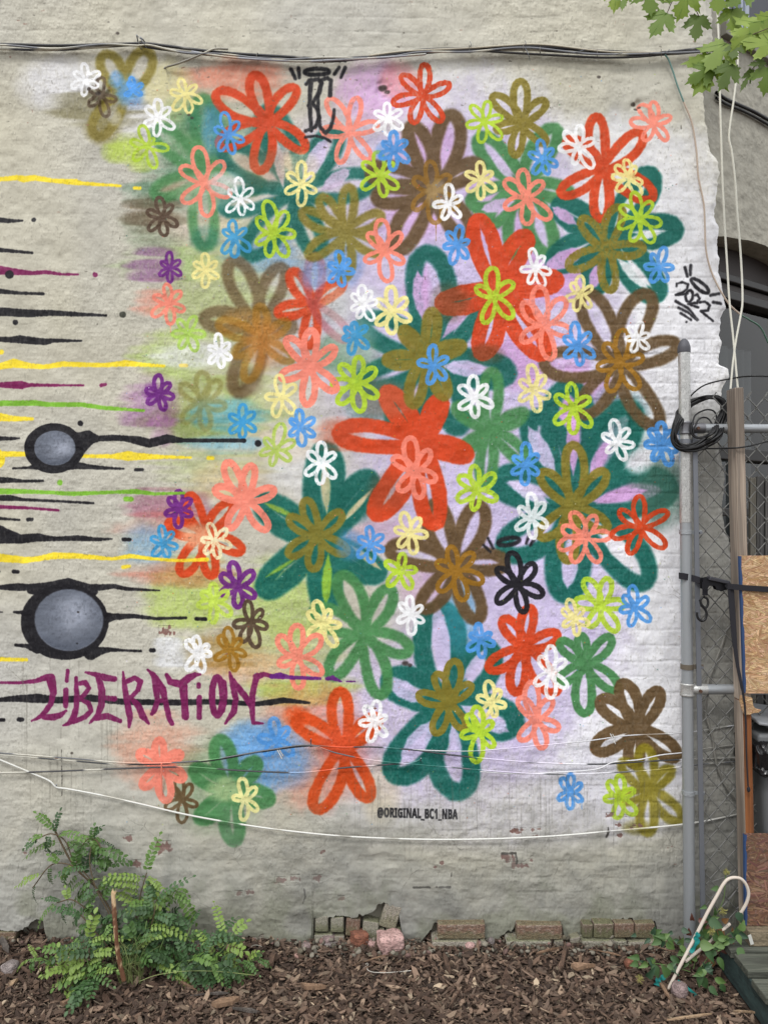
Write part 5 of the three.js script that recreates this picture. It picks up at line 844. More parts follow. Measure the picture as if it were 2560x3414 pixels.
// tan and white drops at the right
const tan = thing('drop_wire', 'tan wire with green ends dropping from the top bundle over the white paint', 'wire', null, 'wires hanging at the right end of the wall');
const tanPts = [[2215, 182, 0.03], [2226, 196, 0.024], [2240, 232, 0.02], [2258, 288, 0.02], [2278, 340, 0.02], [2304, 405, 0.02], [2320, 500, 0.02], [2327, 590, 0.02], [2345, 681, 0.02], [2348, 735, 0.02], [2352, 830, 0.02], [2360, 873, 0.02], [2374, 916, 0.02], [2403, 974, 0.03], [2432, 1017, 0.03], [2468, 1050, 0.02], [2500, 1068, 0.01], [2532, 1090, 0], [2560, 1144, -0.02], [2600, 1220, -0.04]].map((p) => at(...p));
part('upper_length', tube(tanPts.slice(0, 5), 0.0036, 40, 7), std(srgb(96, 132, 126), 0.5), tan); part('middle_length', tube(tanPts.slice(4, 16), 0.0038, 120, 7), std(srgb(184, 166, 150), 0.5), tan); part('lower_length', tube(tanPts.slice(15), 0.0036, 50, 7), std(srgb(70, 104, 88), 0.5), tan);
const drop = (label, pts) => { const t = thing('drop_wire', label, 'wire', null, 'wires hanging at the right end of the wall'); part('run', tube(pts.map(([x, y]) => at(x, y, 0.14)), 0.0042, 150, 8), std(srgb(214, 212, 200), 0.45), t); };
drop('cream hanging wire, straighter one nearest the white wall edge', [[2378, -500], [2384, -100], [2389, 30], [2393, 100], [2396, 200], [2398, 290], [2400, 380], [2404, 500], [2406, 572], [2413, 724], [2422, 873], [2431, 1014], [2441, 1108], [2450, 1205], [2458, 1292]]);
drop('cream hanging wire kinked twice, further from the white wall edge', [[2390, -500], [2412, -100], [2430, 60], [2434, 84], [2447, 120], [2458, 185], [2457, 225], [2446, 322], [2429, 463], [2437, 500], [2448, 590], [2457, 717], [2466, 826], [2473, 952], [2473, 1017], [2468, 1050], [2453, 1130], [2442, 1209], [2434, 1296]]);
// grey cable climbing behind the fence
cable('grey cable climbing the bare wall behind the chain link', 'wires hanging at the right end of the wall', [[2436, 2080, 0.02], [2420, 2105], [2405, 2150], [2375, 2230], [2358, 2280], [2352, 2340], [2352, 2380], [2366, 2430], [2376, 2470], [2382, 2520], [2392, 2560], [2412, 2610], [2432, 2640], [2470, 2680]], 0.0052, [134, 132, 126], 0, 0.02);

// ---------- ground: bark mulch over earth ----------
const groundY = (x, z) => 0.018 * (fbm(x * 2.1 + 30, z * 2.4 + 9, 3) - 0.5) + 0.035 * sst(0.30, 0.0, z) * vn(x * 1.3 + 4, 2);
{
  const g = new THREE.PlaneGeometry(5, 2.4, 300, 140); g.rotateX(-Math.PI / 2); g.translate(0, 0, 1.0); const p = g.attributes.position, u = g.attributes.uv;
  for (let i = 0; i < p.count; i++) { const x = p.getX(i), z = p.getZ(i); p.setY(i, groundY(x, z) - 0.006 + (vn(x * 60, z * 60) - 0.5) * 0.012); u.setXY(i, x / 0.6, z / 0.6); }
  g.computeVertexNormals();
  const m = wrap(tex(speckle(256, 256, (a, b) => { const n = fbm(a * 30, b * 60, 3), k = 0.5 + 0.9 * n, w = vn(a * 40, b * 50); return [(52 + 14 * w) * k / 255, (42 + 10 * w) * k / 255, (35 + 8 * w) * k / 255]; }), 256, 256, true));
  const em = std(0xffffff, 0.97, 0, { map: m, bumpMap: stoneBump, bumpScale: 0.01 });
  structure('ground', g, em);
  const far = new THREE.Shape(); far.moveTo(-60, -60); far.lineTo(60, -60); far.lineTo(60, 60); far.lineTo(-60, 60); far.closePath(); const h = new THREE.Path(); h.moveTo(-2.49, -2.19); h.lineTo(2.49, -2.19); h.lineTo(2.49, 0.19); h.lineTo(-2.49, 0.19); h.closePath(); far.holes.push(h);
  const fg = new THREE.ShapeGeometry(far); fg.rotateX(-Math.PI / 2); fg.translate(0, -0.012, 0); structure('surrounding_ground', fg, std(srgb(76, 64, 54), 0.97));
}
// flat splintered shards
function shard(k) {
  const n = 6, pts = [], w = rr(0.12, 0.30); for (let i = 0; i < n; i++) { const t = i / n * Math.PI * 2, x = Math.cos(t) * 0.5, y = Math.sin(t) * w; pts.push([x * (0.8 + 0.4 * rnd()), y * (0.6 + 0.8 * rnd())]); }
  const s = new THREE.Shape(); pts.forEach(([x, y], i) => s[i ? 'lineTo' : 'moveTo'](x, y)); s.closePath();
  const g = new THREE.ExtrudeGeometry(s, { depth: rr(0.04, 0.12), bevelEnabled: false }), p = g.attributes.position, bend = rr(-0.3, 0.3);
  for (let i = 0; i < p.count; i++) { const x = p.getX(i), y = p.getY(i); p.setZ(i, p.getZ(i) + bend * x * x + (vn(x * 5 + k, y * 7) - 0.5) * 0.1); }
  g.rotateX(-Math.PI / 2); g.computeVertexNormals(); return g;
}
const chipMat = std(0xffffff, 0.9, 0, { bumpMap: grainBump, bumpScale: 0.002 });
const chipTone = () => { const k = rnd(), c = k < 0.40 ? [80, 62, 51] : k < 0.68 ? [104, 84, 70] : k < 0.87 ? [126, 105, 90] : k < 0.96 ? [140, 120, 102] : [168, 150, 128], v = rr(0.7, 1.12); return srgb(c[0] * v, c[1] * v, c[2] * v); };
const mulch = new THREE.Group(); mulch.name = 'mulch'; mulch.userData = { kind: 'stuff', label: 'brown bark and wood chip mulch covering the ground', category: 'mulch' }; scene.add(mulch);
const free = (x, z) => !(x > 1.36 && z > 0.16);
for (let k = 0; k < 9; k++) {
  const N = 5600, im = new THREE.InstancedMesh(shard(k), chipMat, N), m = new THREE.Matrix4(), q = new THREE.Quaternion(), e = new THREE.Euler(); im.name = 'wood_chip';
  for (let i = 0; i < N; i++) {
    let x, z; do { x = rr(-2.3, 2.3); z = -0.05 + 1.15 * Math.pow(rnd(), 0.9); } while (!free(x, z));
    const l = 0.008 + 0.040 * Math.pow(rnd(), 3), lay2 = rnd(); e.set(rr(-0.6, 0.6), rr(0, 6.28), rr(-0.7, 0.7)); q.setFromEuler(e);
    m.compose(V(x, groundY(x, z) + lay2 * 0.014, z), q, V(l * rr(0.8, 1.5), l * rr(0.7, 1.3), l)); im.setMatrixAt(i, m); im.setColorAt(i, chipTone());
  }
  im.castShadow = im.receiveShadow = true; mulch.add(im);
}
// the pieces one can pick out
const shards = [0, 1, 2, 3, 4, 5].map((k) => { const g = shard(k + 30); return g; });
const bark = { pale: woodMat([188, 164, 134], [150, 122, 96]), tan: woodMat([150, 122, 98], [112, 88, 70]), brown: woodMat([112, 88, 72], [70, 54, 44]), grey: woodMat([112, 104, 98], [70, 64, 60]) };
function chunk(label, x0, y0, x1, y1, wide, kind, h = 0.018, group) {
  const a = onGround(x0, y0, h), b = onGround(x1, y1, h), g = shards[Math.floor(rnd() * 6)].clone(), L = a.distanceTo(b), m = single('wood_piece', g, bark[kind], label, 'wood piece', group);
  a.y += groundY(a.x, a.z); b.y += groundY(b.x, b.z); m.position.copy(a).lerp(b, 0.5); m.quaternion.setFromUnitVectors(V(1, 0, 0), b.clone().sub(a).normalize()); m.scale.set(L, Math.min(0.18, wide * 3), wide); return m;
}
chunk('broad tan bark slab in the mulch in front of the shrub', 700, 3356, 800, 3330, 0.08, 'tan');
chunk('long pale splinter beside the shrub base', 532, 3246, 655, 3296, 0.035, 'tan');
chunk('grey weathered board piece lying behind the tan slab', 645, 3318, 760, 3308, 0.05, 'grey');
chunk('broken branch piece with a pale cut end', 770, 3364, 862, 3374, 0.04, 'grey');
chunk('wide tan chip at the foot of the left half of the mural', 1000, 3292, 1082, 3300, 0.06, 'tan');
chunk('tan strip leaning on the mulch below the pink rock', 1184, 3222, 1286, 3194, 0.03, 'tan');
chunk('dark upright bark flake left of the brick chunk', 900, 3236, 912, 3190, 0.06, 'brown', 0.03);
chunk('long brown strip running diagonally in the middle mulch', 1492, 3370, 1550, 3276, 0.035, 'brown');
chunk('curved dark bark strip right of the pink rock', 1478, 3190, 1500, 3246, 0.05, 'brown');
chunk('tan bark strip under the brick headers', 1970, 3182, 2066, 3196, 0.035, 'tan', 0.025);
chunk('short tan bark strip left of the wall foot gap', 1782, 3196, 1860, 3174, 0.03, 'tan', 0.025);
chunk('broad pinkish bark chip below the third brick', 1896, 3232, 1982, 3236, 0.05, 'tan');
chunk('dark square bark piece standing near the wall', 1868, 3246, 1884, 3168, 0.05, 'brown', 0.04);
chunk('brown slat leaning toward the pipe end', 2196, 3272, 2232, 3330, 0.03, 'tan', 0.02);
chunk('long pale stick lying at the bottom right', 2212, 3402, 2372, 3376, 0.022, 'pale', 0.03);
chunk('pale stick end beside the deck', 2438, 3370, 2520, 3368, 0.028, 'pale', 0.02);
chunk('brown bark strip near the left edge', 20, 3210, 110, 3190, 0.035, 'brown');
chunk('broad grey brown bark flake at the far left', 4, 3150, 30, 3190, 0.05, 'grey', 0.03);
chunk('pale flat chip at the left of the mulch', 30, 3292, 62, 3276, 0.04, 'pale');
chunk('tan block chip below the leafy shrub', 200, 3356, 234, 3342, 0.045, 'tan', 0.03);
chunk('curved brown bark strip left of the shrub', 66, 3232, 130, 3266, 0.03, 'brown');
chunk('pale root like strip beside the vine stems', 2252, 3186, 2150, 3162, 0.014, 'tan', 0.03);
// stones and brick rubble
const stoneMat = (c, d) => std(0xffffff, 0.85, 0, { map: wrap(tex(speckle(128, 128, (u, v) => { const n = fbm(u * 12, v * 12, 4), s = sst(0.6, 0.7, vn(u * 60, v * 60)); return [0, 1, 2].map((k) => (lerp(d[k], c[k], n) * (1 - 0.25 * s)) / 255); }), 128, 128, true)), bumpMap: stoneBump, bumpScale: 0.004 });
const pinkStone = stoneMat([206, 172, 166], [166, 130, 126]), greyStone = stoneMat([156, 146, 144], [112, 102, 100]), rustStone = stoneMat([150, 96, 74], [110, 72, 58]), mauveStone = stoneMat([156, 136, 134], [116, 100, 98]);
function stone(label, x, y, w, h, m, k, box = 0) {
  const p = onGround(x, y, 0), s = PX * (DIST - p.z) / DIST, g0 = mergeVertices(new THREE.IcosahedronGeometry(0.5, 5).deleteAttribute('normal')), q = g0.attributes.position;
  for (let i = 0; i < q.count; i++) { const d = V(q.getX(i), q.getY(i), q.getZ(i)), n = d.clone().normalize(), mx = Math.max(Math.abs(n.x), Math.abs(n.y), Math.abs(n.z)), r = 0.5 * (1 + (1 / mx - 1) * box) * (0.9 + 0.34 * (fbm(n.x * 1.6 + k * 7, n.y * 1.6 + n.z * 1.3, 3) - 0.5) + 0.06 * (vn(n.x * 7 + k, n.y * 7 + n.z * 6) - 0.5)); q.setXYZ(i, n.x * r, n.y * r, n.z * r); }
  g0.computeVertexNormals(); const o = single('stone', g0, m, label, 'stone'); o.position.set(p.x, h * s * 0.34 + groundY(p.x, p.z), p.z - 0.03); o.scale.set(w * s, h * s * 1.05, Math.min(w, h * 1.3) * s); o.rotation.y = k; return o;
}
stone('large pink granite stone lying against the middle of the wall foot', 1299, 3190, 92, 66, pinkStone, 0.3, 0.75);
stone('rust brown brick lump left of the large pink stone', 1196, 3176, 58, 52, rustStone, 0.5, 0.8);
stone('small pale wedge stone between brick lump and pink stone', 1240, 3182, 40, 24, pinkStone, 2.0, 0.2);
stone('flat mauve stone left of the brick lump', 1096, 3168, 64, 28, mauveStone, 1.0, 0.4);
stone('dark slate coloured flat piece in front of the mauve stone', 1110, 3182, 90, 16, greyStone, 0.2, 0.3);
stone('knobbly brown stone under the mauve stone', 1018, 3194, 34, 30, mauveStone, 0.7, 0.2);
stone('round pale pink pebble left of the second brick', 1568, 3190, 42, 30, pinkStone, 0.8);
stone('small pink pebble right of the round pale pebble', 1602, 3186, 26, 28, pinkStone, 1.6);
stone('pink grey pebble under the gap between the two long bricks', 1640, 3180, 26, 32, greyStone, 2.2);
stone('cluster pebble of pink stone at the foot of the second brick', 1786, 3184, 44, 24, pinkStone, 0.1);
stone('tiny pale pebble beside the pink cluster', 1824, 3176, 20, 20, pinkStone, 2.6);
stone('red pink stone beside the white chip left of the vine', 2104, 3246, 36, 36, rustStone, 0.4, 0.2);
stone('purple pink round stone below the white pipe', 2274, 3338, 58, 56, mauveStone, 0.9, 0.2);
stone('grey stone half buried at the far left edge', 24, 3262, 60, 44, greyStone, 1.4, 0.3);
stone('small white pebble in front of the shrub', 722, 3284, 22, 14, stoneMat([220, 216, 208], [190, 186, 178]), 0.6);
{ const t = thing('string_scrap', 'white twisted string scrap lying on the mulch below the pink stone', 'string'); const g3 = [[1212, 3228], [1222, 3222], [1228, 3230], [1220, 3214], [1226, 3212], [1226, 3234], [1238, 3240], [1280, 3243], [1330, 3240], [1370, 3236]].map(([x, y], i) => onGround(x, y, 0.022 + 0.006 * (i % 2))); part('string', tube(g3, 0.0015, 60, 6), std(srgb(186, 182, 174), 0.8), t); }
{ const t = thing('curved_twig', 'thin pale curved wire sticking out of the mulch by the wall hole', 'wire'); part('wire', tube([[828, 3166], [846, 3152], [868, 3154], [886, 3168]].map(([x, y]) => at(x, y, 0.06)), 0.0016, 20, 6), std(srgb(150, 146, 136), 0.6), t); }

{ // crumbled mortar and grit fallen along the foot of the wall
  const g0 = mergeVertices(new THREE.IcosahedronGeometry(1, 1).deleteAttribute('normal')), q = g0.attributes.position; for (let i = 0; i < q.count; i++) { const k = 0.75 + 0.5 * vn(q.getX(i) * 3 + 9, q.getY(i) * 3 + q.getZ(i) * 2); q.setXYZ(i, q.getX(i) * k, q.getY(i) * k * 0.75, q.getZ(i) * k); } g0.computeVertexNormals();
  const N = 520, im = new THREE.InstancedMesh(g0, std(0xffffff, 0.95, 0, { bumpMap: stoneBump, bumpScale: 0.002 }), N), m = new THREE.Matrix4(), qt = new THREE.Quaternion(), e = new THREE.Euler(); im.name = 'mortar_rubble'; im.userData = { kind: 'stuff', label: 'crumbled grey mortar and grit along the foot of the wall', category: 'rubble' };
  for (let i = 0; i < N; i++) { const x = rnd() < 0.75 ? rr(-0.4, 1.25) : rr(-1.7, 1.3), z = 0.03 + 0.10 * Math.pow(rnd(), 1.3), r = 0.002 + 0.010 * Math.pow(rnd(), 3); e.set(rr(0, 6), rr(0, 6), rr(0, 6)); qt.setFromEuler(e); m.compose(V(x, groundY(x, z) + r * 0.5 + 0.012 + 0.02 * sst(0.08, 0.03, z) * rnd(), z), qt, V(r * rr(0.8, 1.5), r, r * rr(0.8, 1.3))); im.setMatrixAt(i, m); const t = rnd(), v = rr(0.7, 1.1); im.setColorAt(i, t < 0.6 ? srgb(128 * v, 122 * v, 110 * v) : t < 0.75 ? srgb(146 * v, 116 * v, 108 * v) : srgb(98 * v, 92 * v, 78 * v)); }
  im.castShadow = im.receiveShadow = true; scene.add(im);
}

// ---------- plants ----------
const leafMat = (c, more = {}) => new THREE.MeshPhysicalMaterial({ color: srgb(...c), roughness: 0.55, side: THREE.DoubleSide, transmission: 0.25, thickness: 0, ...more });
const greens = [[66, 96, 44], [82, 112, 48], [56, 86, 46], [108, 132, 58], [48, 74, 40]].map((c) => leafMat(c, { transmission: 0, sheen: 0 }));
function leafBlade(L, W, cup, list, m, outline) { // an oval leaf of 8 faces with a fold at the midrib
  const rows = outline ?? [[0, 0], [0.18, 0.62], [0.45, 1], [0.75, 0.8], [0.93, 0.38], [1, 0]], v = [], f = [];
  for (const [t, w] of rows) { v.push(-w * W / 2, cup * w * W * 0.3 - cup * t * t * L * 0.25, t * L, 0, -cup * t * t * L * 0.25, t * L, w * W / 2, cup * w * W * 0.3 - cup * t * t * L * 0.25, t * L); }
  for (let i = 1; i < rows.length; i++) { const a = (i - 1) * 3, b = i * 3; f.push(a, a + 1, b, b, a + 1, b + 1, a + 1, a + 2, b + 1, b + 1, a + 2, b + 2); }
  const g = new THREE.BufferGeometry(); g.setAttribute('position', new THREE.Float32BufferAttribute(v, 3)); g.setAttribute('uv', new THREE.Float32BufferAttribute(new Float32Array(v.length / 3 * 2), 2)); g.setIndex(f); g.computeVertexNormals(); if (m) g.applyMatrix4(m); list?.push(g); return g;
}
function frond(pairs, len, lw, droop) { // a feather leaf along +z: stalk and paired round leaflets
  const list = [], pts = []; for (let i = 0; i <= 8; i++) { const t = i / 8; pts.push(V(0.02 * len * Math.sin(t * 4), -droop * t * t * len, t * len * (1 - 0.2 * droop * t))); }
  const c = curve(pts); list.push(new THREE.TubeGeometry(c, 8, 0.0008, 3));
  const put = (t, side) => { const p = c.getPoint(t), tan2 = c.getTangent(t), m = new THREE.Matrix4().lookAt(V(0, 0, 0), tan2.clone().negate(), V(0, 1, 0)); const k = (0.75 + 0.45 * Math.sin(t * 2.6)) * rr(0.85, 1.12); m.multiply(new THREE.Matrix4().makeRotationY(side * rr(0.95, 1.25))).multiply(new THREE.Matrix4().makeRotationZ(rr(-0.35, 0.35))).multiply(new THREE.Matrix4().makeRotationX(rr(-0.2, 0.3))); m.setPosition(p); leafBlade(lw * 1.3 * k, lw * 0.85 * k, 0.5, list, m); };
  for (let i = 0; i < pairs; i++) { const t = 0.16 + 0.8 * i / pairs; put(t, 1); put(t + 0.015, -1); } put(0.99, 0.02);
  return merge(list);
}
const fronds = [frond(7, 0.12, 0.016, 0.4), frond(8, 0.14, 0.015, 0.6), frond(5, 0.09, 0.018, 0.2), frond(9, 0.15, 0.014, 0.9), frond(4, 0.07, 0.019, 0.4), frond(6, 0.10, 0.017, 0.7)];
const stemMat = std(srgb(92, 78, 58), 0.85), greenStem = std(srgb(96, 120, 66), 0.75);
function shrub(label, branches, stemM) {
  const t = thing('leafy_shrub', label, 'shrub', null, 'leafy shrubs at the left foot of the wall');
  for (const b of branches) {
    const pts = b.p.map(([x, y, z]) => at(x, y, z)), c = curve(pts); part('stem', tube(pts, b.r ?? 0.0025, 24, 5), stemM, t);
    const count = Math.round(b.n * (b.dense ?? 1.12));
    for (let i = 0; i < count; i++) {
      const s = lerp(b.from ?? 0.25, 1, (i + 0.5) / count), p = c.getPoint(s), tan2 = c.getTangent(s), side = i % 2 ? 1 : -1, az = rr(0.5, 1.3) * side, out = tan2.clone().applyAxisAngle(V(0, 0, 1), az).add(V(0, rr(-0.25, 0.1), rr(-0.15, 0.75))); if (i === count - 1) out.copy(tan2).add(V(0, 0, 0.3));
      { const q = p.clone().add(out.clone().normalize().multiplyScalar(0.06)), k2 = PX * (DIST - q.z) / DIST, qx = 1280 + q.x / k2; if (q.z > 0.30 && qx > 352 && qx < 440) continue; }
      const f = part('frond', fronds[Math.floor(rnd() * 6)], greens[b.tone !== undefined && rnd() < 0.7 ? b.tone : Math.floor(rnd() * 5)], t), k = (b.s ?? 1) * rr(0.55, 1.15);
      f.position.copy(p); f.quaternion.setFromRotationMatrix(new THREE.Matrix4().lookAt(V(0, 0, 0), out.negate(), V(rr(-0.3, 0.3), 1, 0.5))); f.scale.setScalar(k);
      const far = V(0, 0, 0.13 * k).applyQuaternion(f.quaternion).add(p); if (far.z < 0.03) f.position.z += 0.035 - far.z; if (far.y < 0.01) f.position.y += 0.015 - far.y;
    }
  }
  return t;
}
shrub('tall arching shrub with feathery leaves rising highest against the wall', [
  { p: [[410, 3230, 0.16], [395, 3100, 0.13], [330, 2970, 0.1], [250, 2890, 0.09], [180, 2760, 0.08]], n: 14, from: 0.42, r: 0.004, tone: 1 },
  { p: [[250, 2890, 0.09], [215, 2800, 0.09], [170, 2780, 0.1], [120, 2800, 0.11]], n: 4, from: 0.5, s: 0.8 },
  { p: [[250, 2890, 0.1], [290, 2800, 0.1], [320, 2800, 0.1], [345, 2850, 0.11]], n: 5, from: 0.4, s: 0.85 },
  { p: [[410, 3230, 0.17], [370, 3060, 0.15], [320, 2960, 0.14], [300, 2870, 0.12], [310, 2800, 0.1]], n: 10, from: 0.35, tone: 0 },
  { p: [[330, 2970, 0.12], [270, 2900, 0.12], [180, 2880, 0.12], [110, 2960, 0.13]], n: 5, from: 0.3 },
  { p: [[400, 3150, 0.15], [320, 3060, 0.16], [240, 3000, 0.17], [190, 3010, 0.18]], n: 9, from: 0.2, tone: 2 },
  { p: [[420, 3230, 0.18], [450, 3080, 0.15], [470, 2980, 0.13], [490, 2910, 0.12]], n: 11, from: 0.35, tone: 3 },
  { p: [[430, 3230, 0.2], [500, 3060, 0.16], [540, 2980, 0.15], [590, 2970, 0.14]], n: 11, from: 0.25, tone: 1 },
  { p: [[400, 3200, 0.18], [330, 3120, 0.19], [270, 3050, 0.2]], n: 9, from: 0.1 },
  { p: [[440, 3200, 0.2], [500, 3100, 0.2], [520, 3020, 0.2]], n: 10, from: 0.1, tone: 2 },
  { p: [[420, 3230, 0.12], [380, 3130, 0.1], [350, 3070, 0.1]], n: 11, from: 0.1, tone: 4 },
  { p: [[440, 3230, 0.12], [450, 3130, 0.1], [460, 3040, 0.1]], n: 11, from: 0.1, tone: 4 },
  { p: [[460, 3230, 0.12], [520, 3130, 0.1], [560, 3060, 0.1]], n: 11, from: 0.1, tone: 4 },
], stemMat);
shrub('low round leaved shrub in front of the splintered stake, nearest the camera', [
  { p: [[330, 3270, 0.28], [300, 3210, 0.30], [240, 3170, 0.31]], n: 9, from: 0.1, s: 0.95, tone: 1 },
  { p: [[330, 3270, 0.30], [340, 3190, 0.32], [345, 3130, 0.32]], n: 10, from: 0.1, tone: 1 },
  { p: [[330, 3280, 0.32], [260, 3240, 0.35], [200, 3230, 0.35]], n: 9, from: 0.1, tone: 3 },
  { p: [[330, 3300, 0.36], [290, 3190, 0.34], [300, 3130, 0.32]], n: 9, from: 0.15, tone: 3 },
  { p: [[220, 3250, 0.3], [150, 3200, 0.3], [95, 3200, 0.3]], n: 6, from: 0.2, s: 0.6 },
  { p: [[330, 3280, 0.32], [300, 3260, 0.36], [290, 3270, 0.38]], n: 7, from: 0.1, s: 0.9, tone: 2 },
], greenStem);
shrub('low spreading shrub right of the splintered stake, along the wall', [
  { p: [[470, 3250, 0.24], [480, 3140, 0.24], [490, 3070, 0.22]], n: 10, from: 0.15, tone: 0 },
  { p: [[500, 3250, 0.24], [540, 3150, 0.24], [560, 3090, 0.22]], n: 10, from: 0.15, tone: 2 },
  { p: [[560, 3250, 0.2], [610, 3160, 0.2], [640, 3080, 0.16]], n: 10, from: 0.15, tone: 2 },
  { p: [[580, 3250, 0.24], [680, 3170, 0.24], [740, 3140, 0.22]], n: 10, from: 0.1, tone: 2 },
  { p: [[620, 3250, 0.26], [700, 3200, 0.3], [760, 3220, 0.32]], n: 9, from: 0.1, tone: 2 },
  { p: [[640, 3250, 0.24], [740, 3170, 0.24], [780, 3110, 0.22]], n: 8, from: 0.25, tone: 3 },
  { p: [[700, 3250, 0.26], [800, 3210, 0.28], [860, 3200, 0.28]], n: 8, from: 0.2, s: 0.75, tone: 0 },
  { p: [[450, 3230, 0.26], [460, 3180, 0.28], [450, 3120, 0.28]], n: 8, from: 0.2, tone: 0 },
  { p: [[560, 3250, 0.24], [600, 3210, 0.28], [650, 3200, 0.3]], n: 8, from: 0.1, s: 0.9, tone: 4 },
], greenStem);
{ // dry grass at the foot of the stake
  const t = thing('dry_grass', 'thin dry and green grass blades around the foot of the stake', 'grass'); t.userData.kind = 'stuff';
  const list = []; for (let i = 0; i < 60; i++) { const a = at(rr(395, 480), rr(3230, 3262), rr(0.24, 0.3)); a.y = Math.max(0.0, a.y * 0.2); const h = rr(0.08, 0.2); list.push(tube([a, V(a.x + rr(-0.03, 0.03), a.y + h * 0.6, a.z + rr(-0.02, 0.03)), V(a.x + rr(-0.09, 0.09), a.y + h, a.z + rr(-0.03, 0.05))], 0.0009, 6, 3)); }
  list.push(tube([[466, 3272, 0.34], [520, 3252, 0.34], [620, 3238, 0.33], [740, 3240, 0.33], [850, 3252, 0.33]].map((p) => at(...p)), 0.0014, 40, 4));
  part('blade', merge(list), std(srgb(128, 140, 86), 0.8), t);
}
{ // splintered stake
  const t = thing('splintered_stake', 'broken brown stake with a splintered pale top standing in the shrubs', 'stake');
  const pts = [[378, 2975, 0.40], [382, 3040, 0.40], [388, 3120, 0.40], [396, 3190, 0.39], [414, 3268, 0.375]].map((p) => at(...p)), c = curve(pts), g = new THREE.TubeGeometry(c, 50, 0.0085, 12), p = g.attributes.position, col = new Float32Array(p.count * 3), q = new THREE.Color();
  for (let i = 0; i < p.count; i++) { const y = p.getY(i), n = fbm(y * 45, p.getX(i) * 220 + p.getZ(i) * 160, 3), pale = sst(0.66, 0.74, n + 0.42 * sst(pts[1].y - 0.02, pts[0].y, y)); q.copy(srgb(112, 76, 54)).lerp(srgb(206, 178, 140), pale); col[i * 3] = q.r; col[i * 3 + 1] = q.g; col[i * 3 + 2] = q.b; const s = 1 + (vn(y * 60, 3) - 0.5) * 0.25; const ctr = c.getPoint(cl01((pts[0].y - y) / (pts[0].y - pts[4].y))); p.setX(i, ctr.x + (p.getX(i) - ctr.x) * s); }
  g.setAttribute('color', new THREE.BufferAttribute(col, 3)); g.computeVertexNormals(); part('shaft', g, std(0xffffff, 0.85, 0, { vertexColors: true, bumpMap: grainBump, bumpScale: 0.002 }), t);
  const sp = []; for (const [dx, dy, w] of [[-3, -14, 3], [0, -16, 3], [4, -8, 3], [12, -16, 1.6], [16, -10, 1.4], [-6, -6, 2]]) { const a = at(378 + dx * 0.4, 2982, 0.402), b = at(378 + dx, 2975 + dy, 0.404), k = new THREE.ConeGeometry(w * 0.0013, a.distanceTo(b), 5); k.applyQuaternion(new THREE.Quaternion().setFromUnitVectors(V(0, 1, 0), b.clone().sub(a).normalize())); k.translate((a.x + b.x) / 2, (a.y + b.y) / 2, (a.z + b.z) / 2); sp.push(k); }
  part('splinter', merge(sp), std(srgb(214, 188, 150), 0.85), t);
}
// ---------- white bent pipe, teal tape ----------
{
  const pale = std(srgb(200, 188, 176), 0.6), t = thing('bent_pipe', 'white plastic pipe bent like a cane leaning over the vine', 'pipe');
  const bp = [[2225, 3300, 0.31], [2262, 3228, 0.3], [2324, 3108, 0.285], [2358, 3041, 0.28], [2390, 2984, 0.275], [2410, 2948, 0.272], [2426, 2931, 0.27], [2446, 2926, 0.27], [2468, 2930, 0.27], [2486, 2950, 0.27], [2494, 2978, 0.27], [2488, 3008, 0.268], [2468, 3044, 0.262]].map((p) => at(...p));
  part('pipe', tube(bp, 0.0062, 140, 12), pale, t);
  const b = thing('bent_pipe', 'short pale pipe crossing under the white bent pipe in the vine', 'pipe'); part('pipe', tube([at(2284, 3206, 0.27), at(2340, 3160, 0.24), at(2432, 3080, 0.2)], 0.0062, 30, 10), pale, b);
  const teal = std(srgb(28, 132, 128), 0.6, 0, { side: THREE.DoubleSide });
  const tape = (label, pts, w) => { const v = pts.map((p) => at(...p)), c = curve(v), N = 30, pos = [], ix = []; for (let i = 0; i <= N; i++) { const p = c.getPoint(i / N), d = c.getTangent(i / N), s = V(-d.y, d.x, 0.4 * Math.sin(i * 0.5)).normalize().multiplyScalar(w * (0.7 + 0.5 * vn(i * 0.4, w * 900))); pos.push(p.x - s.x, p.y - s.y, p.z - s.z, p.x + s.x, p.y + s.y, p.z + s.z); if (i) ix.push(i * 2 - 2, i * 2 - 1, i * 2, i * 2, i * 2 - 1, i * 2 + 1); } const g = new THREE.BufferGeometry(); g.setAttribute('position', new THREE.Float32BufferAttribute(pos, 3)); g.setAttribute('uv', new THREE.Float32BufferAttribute(new Float32Array(pos.length / 3 * 2), 2)); g.setIndex(ix); g.computeVertexNormals(); return single('teal_tape', g, teal, label, 'tape'); };
  tape('teal tape twisted around the middle of the white bent pipe', [[2318, 3110, 0.30], [2328, 3118, 0.304], [2314, 3126, 0.302], [2324, 3136, 0.302], [2318, 3150, 0.3], [2308, 3166, 0.3], [2300, 3176, 0.3]], 0.008);
  tape('teal tape strand trailing over the purple stone', [[2258, 3270, 0.33], [2280, 3286, 0.34], [2300, 3302, 0.345], [2318, 3318, 0.345], [2312, 3334, 0.35], [2310, 3344, 0.35]], 0.006);
  tape('crumpled teal tape scrap left of the pipe end', [[2214, 3256, 0.3], [2204, 3262, 0.3], [2196, 3266, 0.3], [2190, 3276, 0.3], [2188, 3286, 0.3]], 0.011);
}
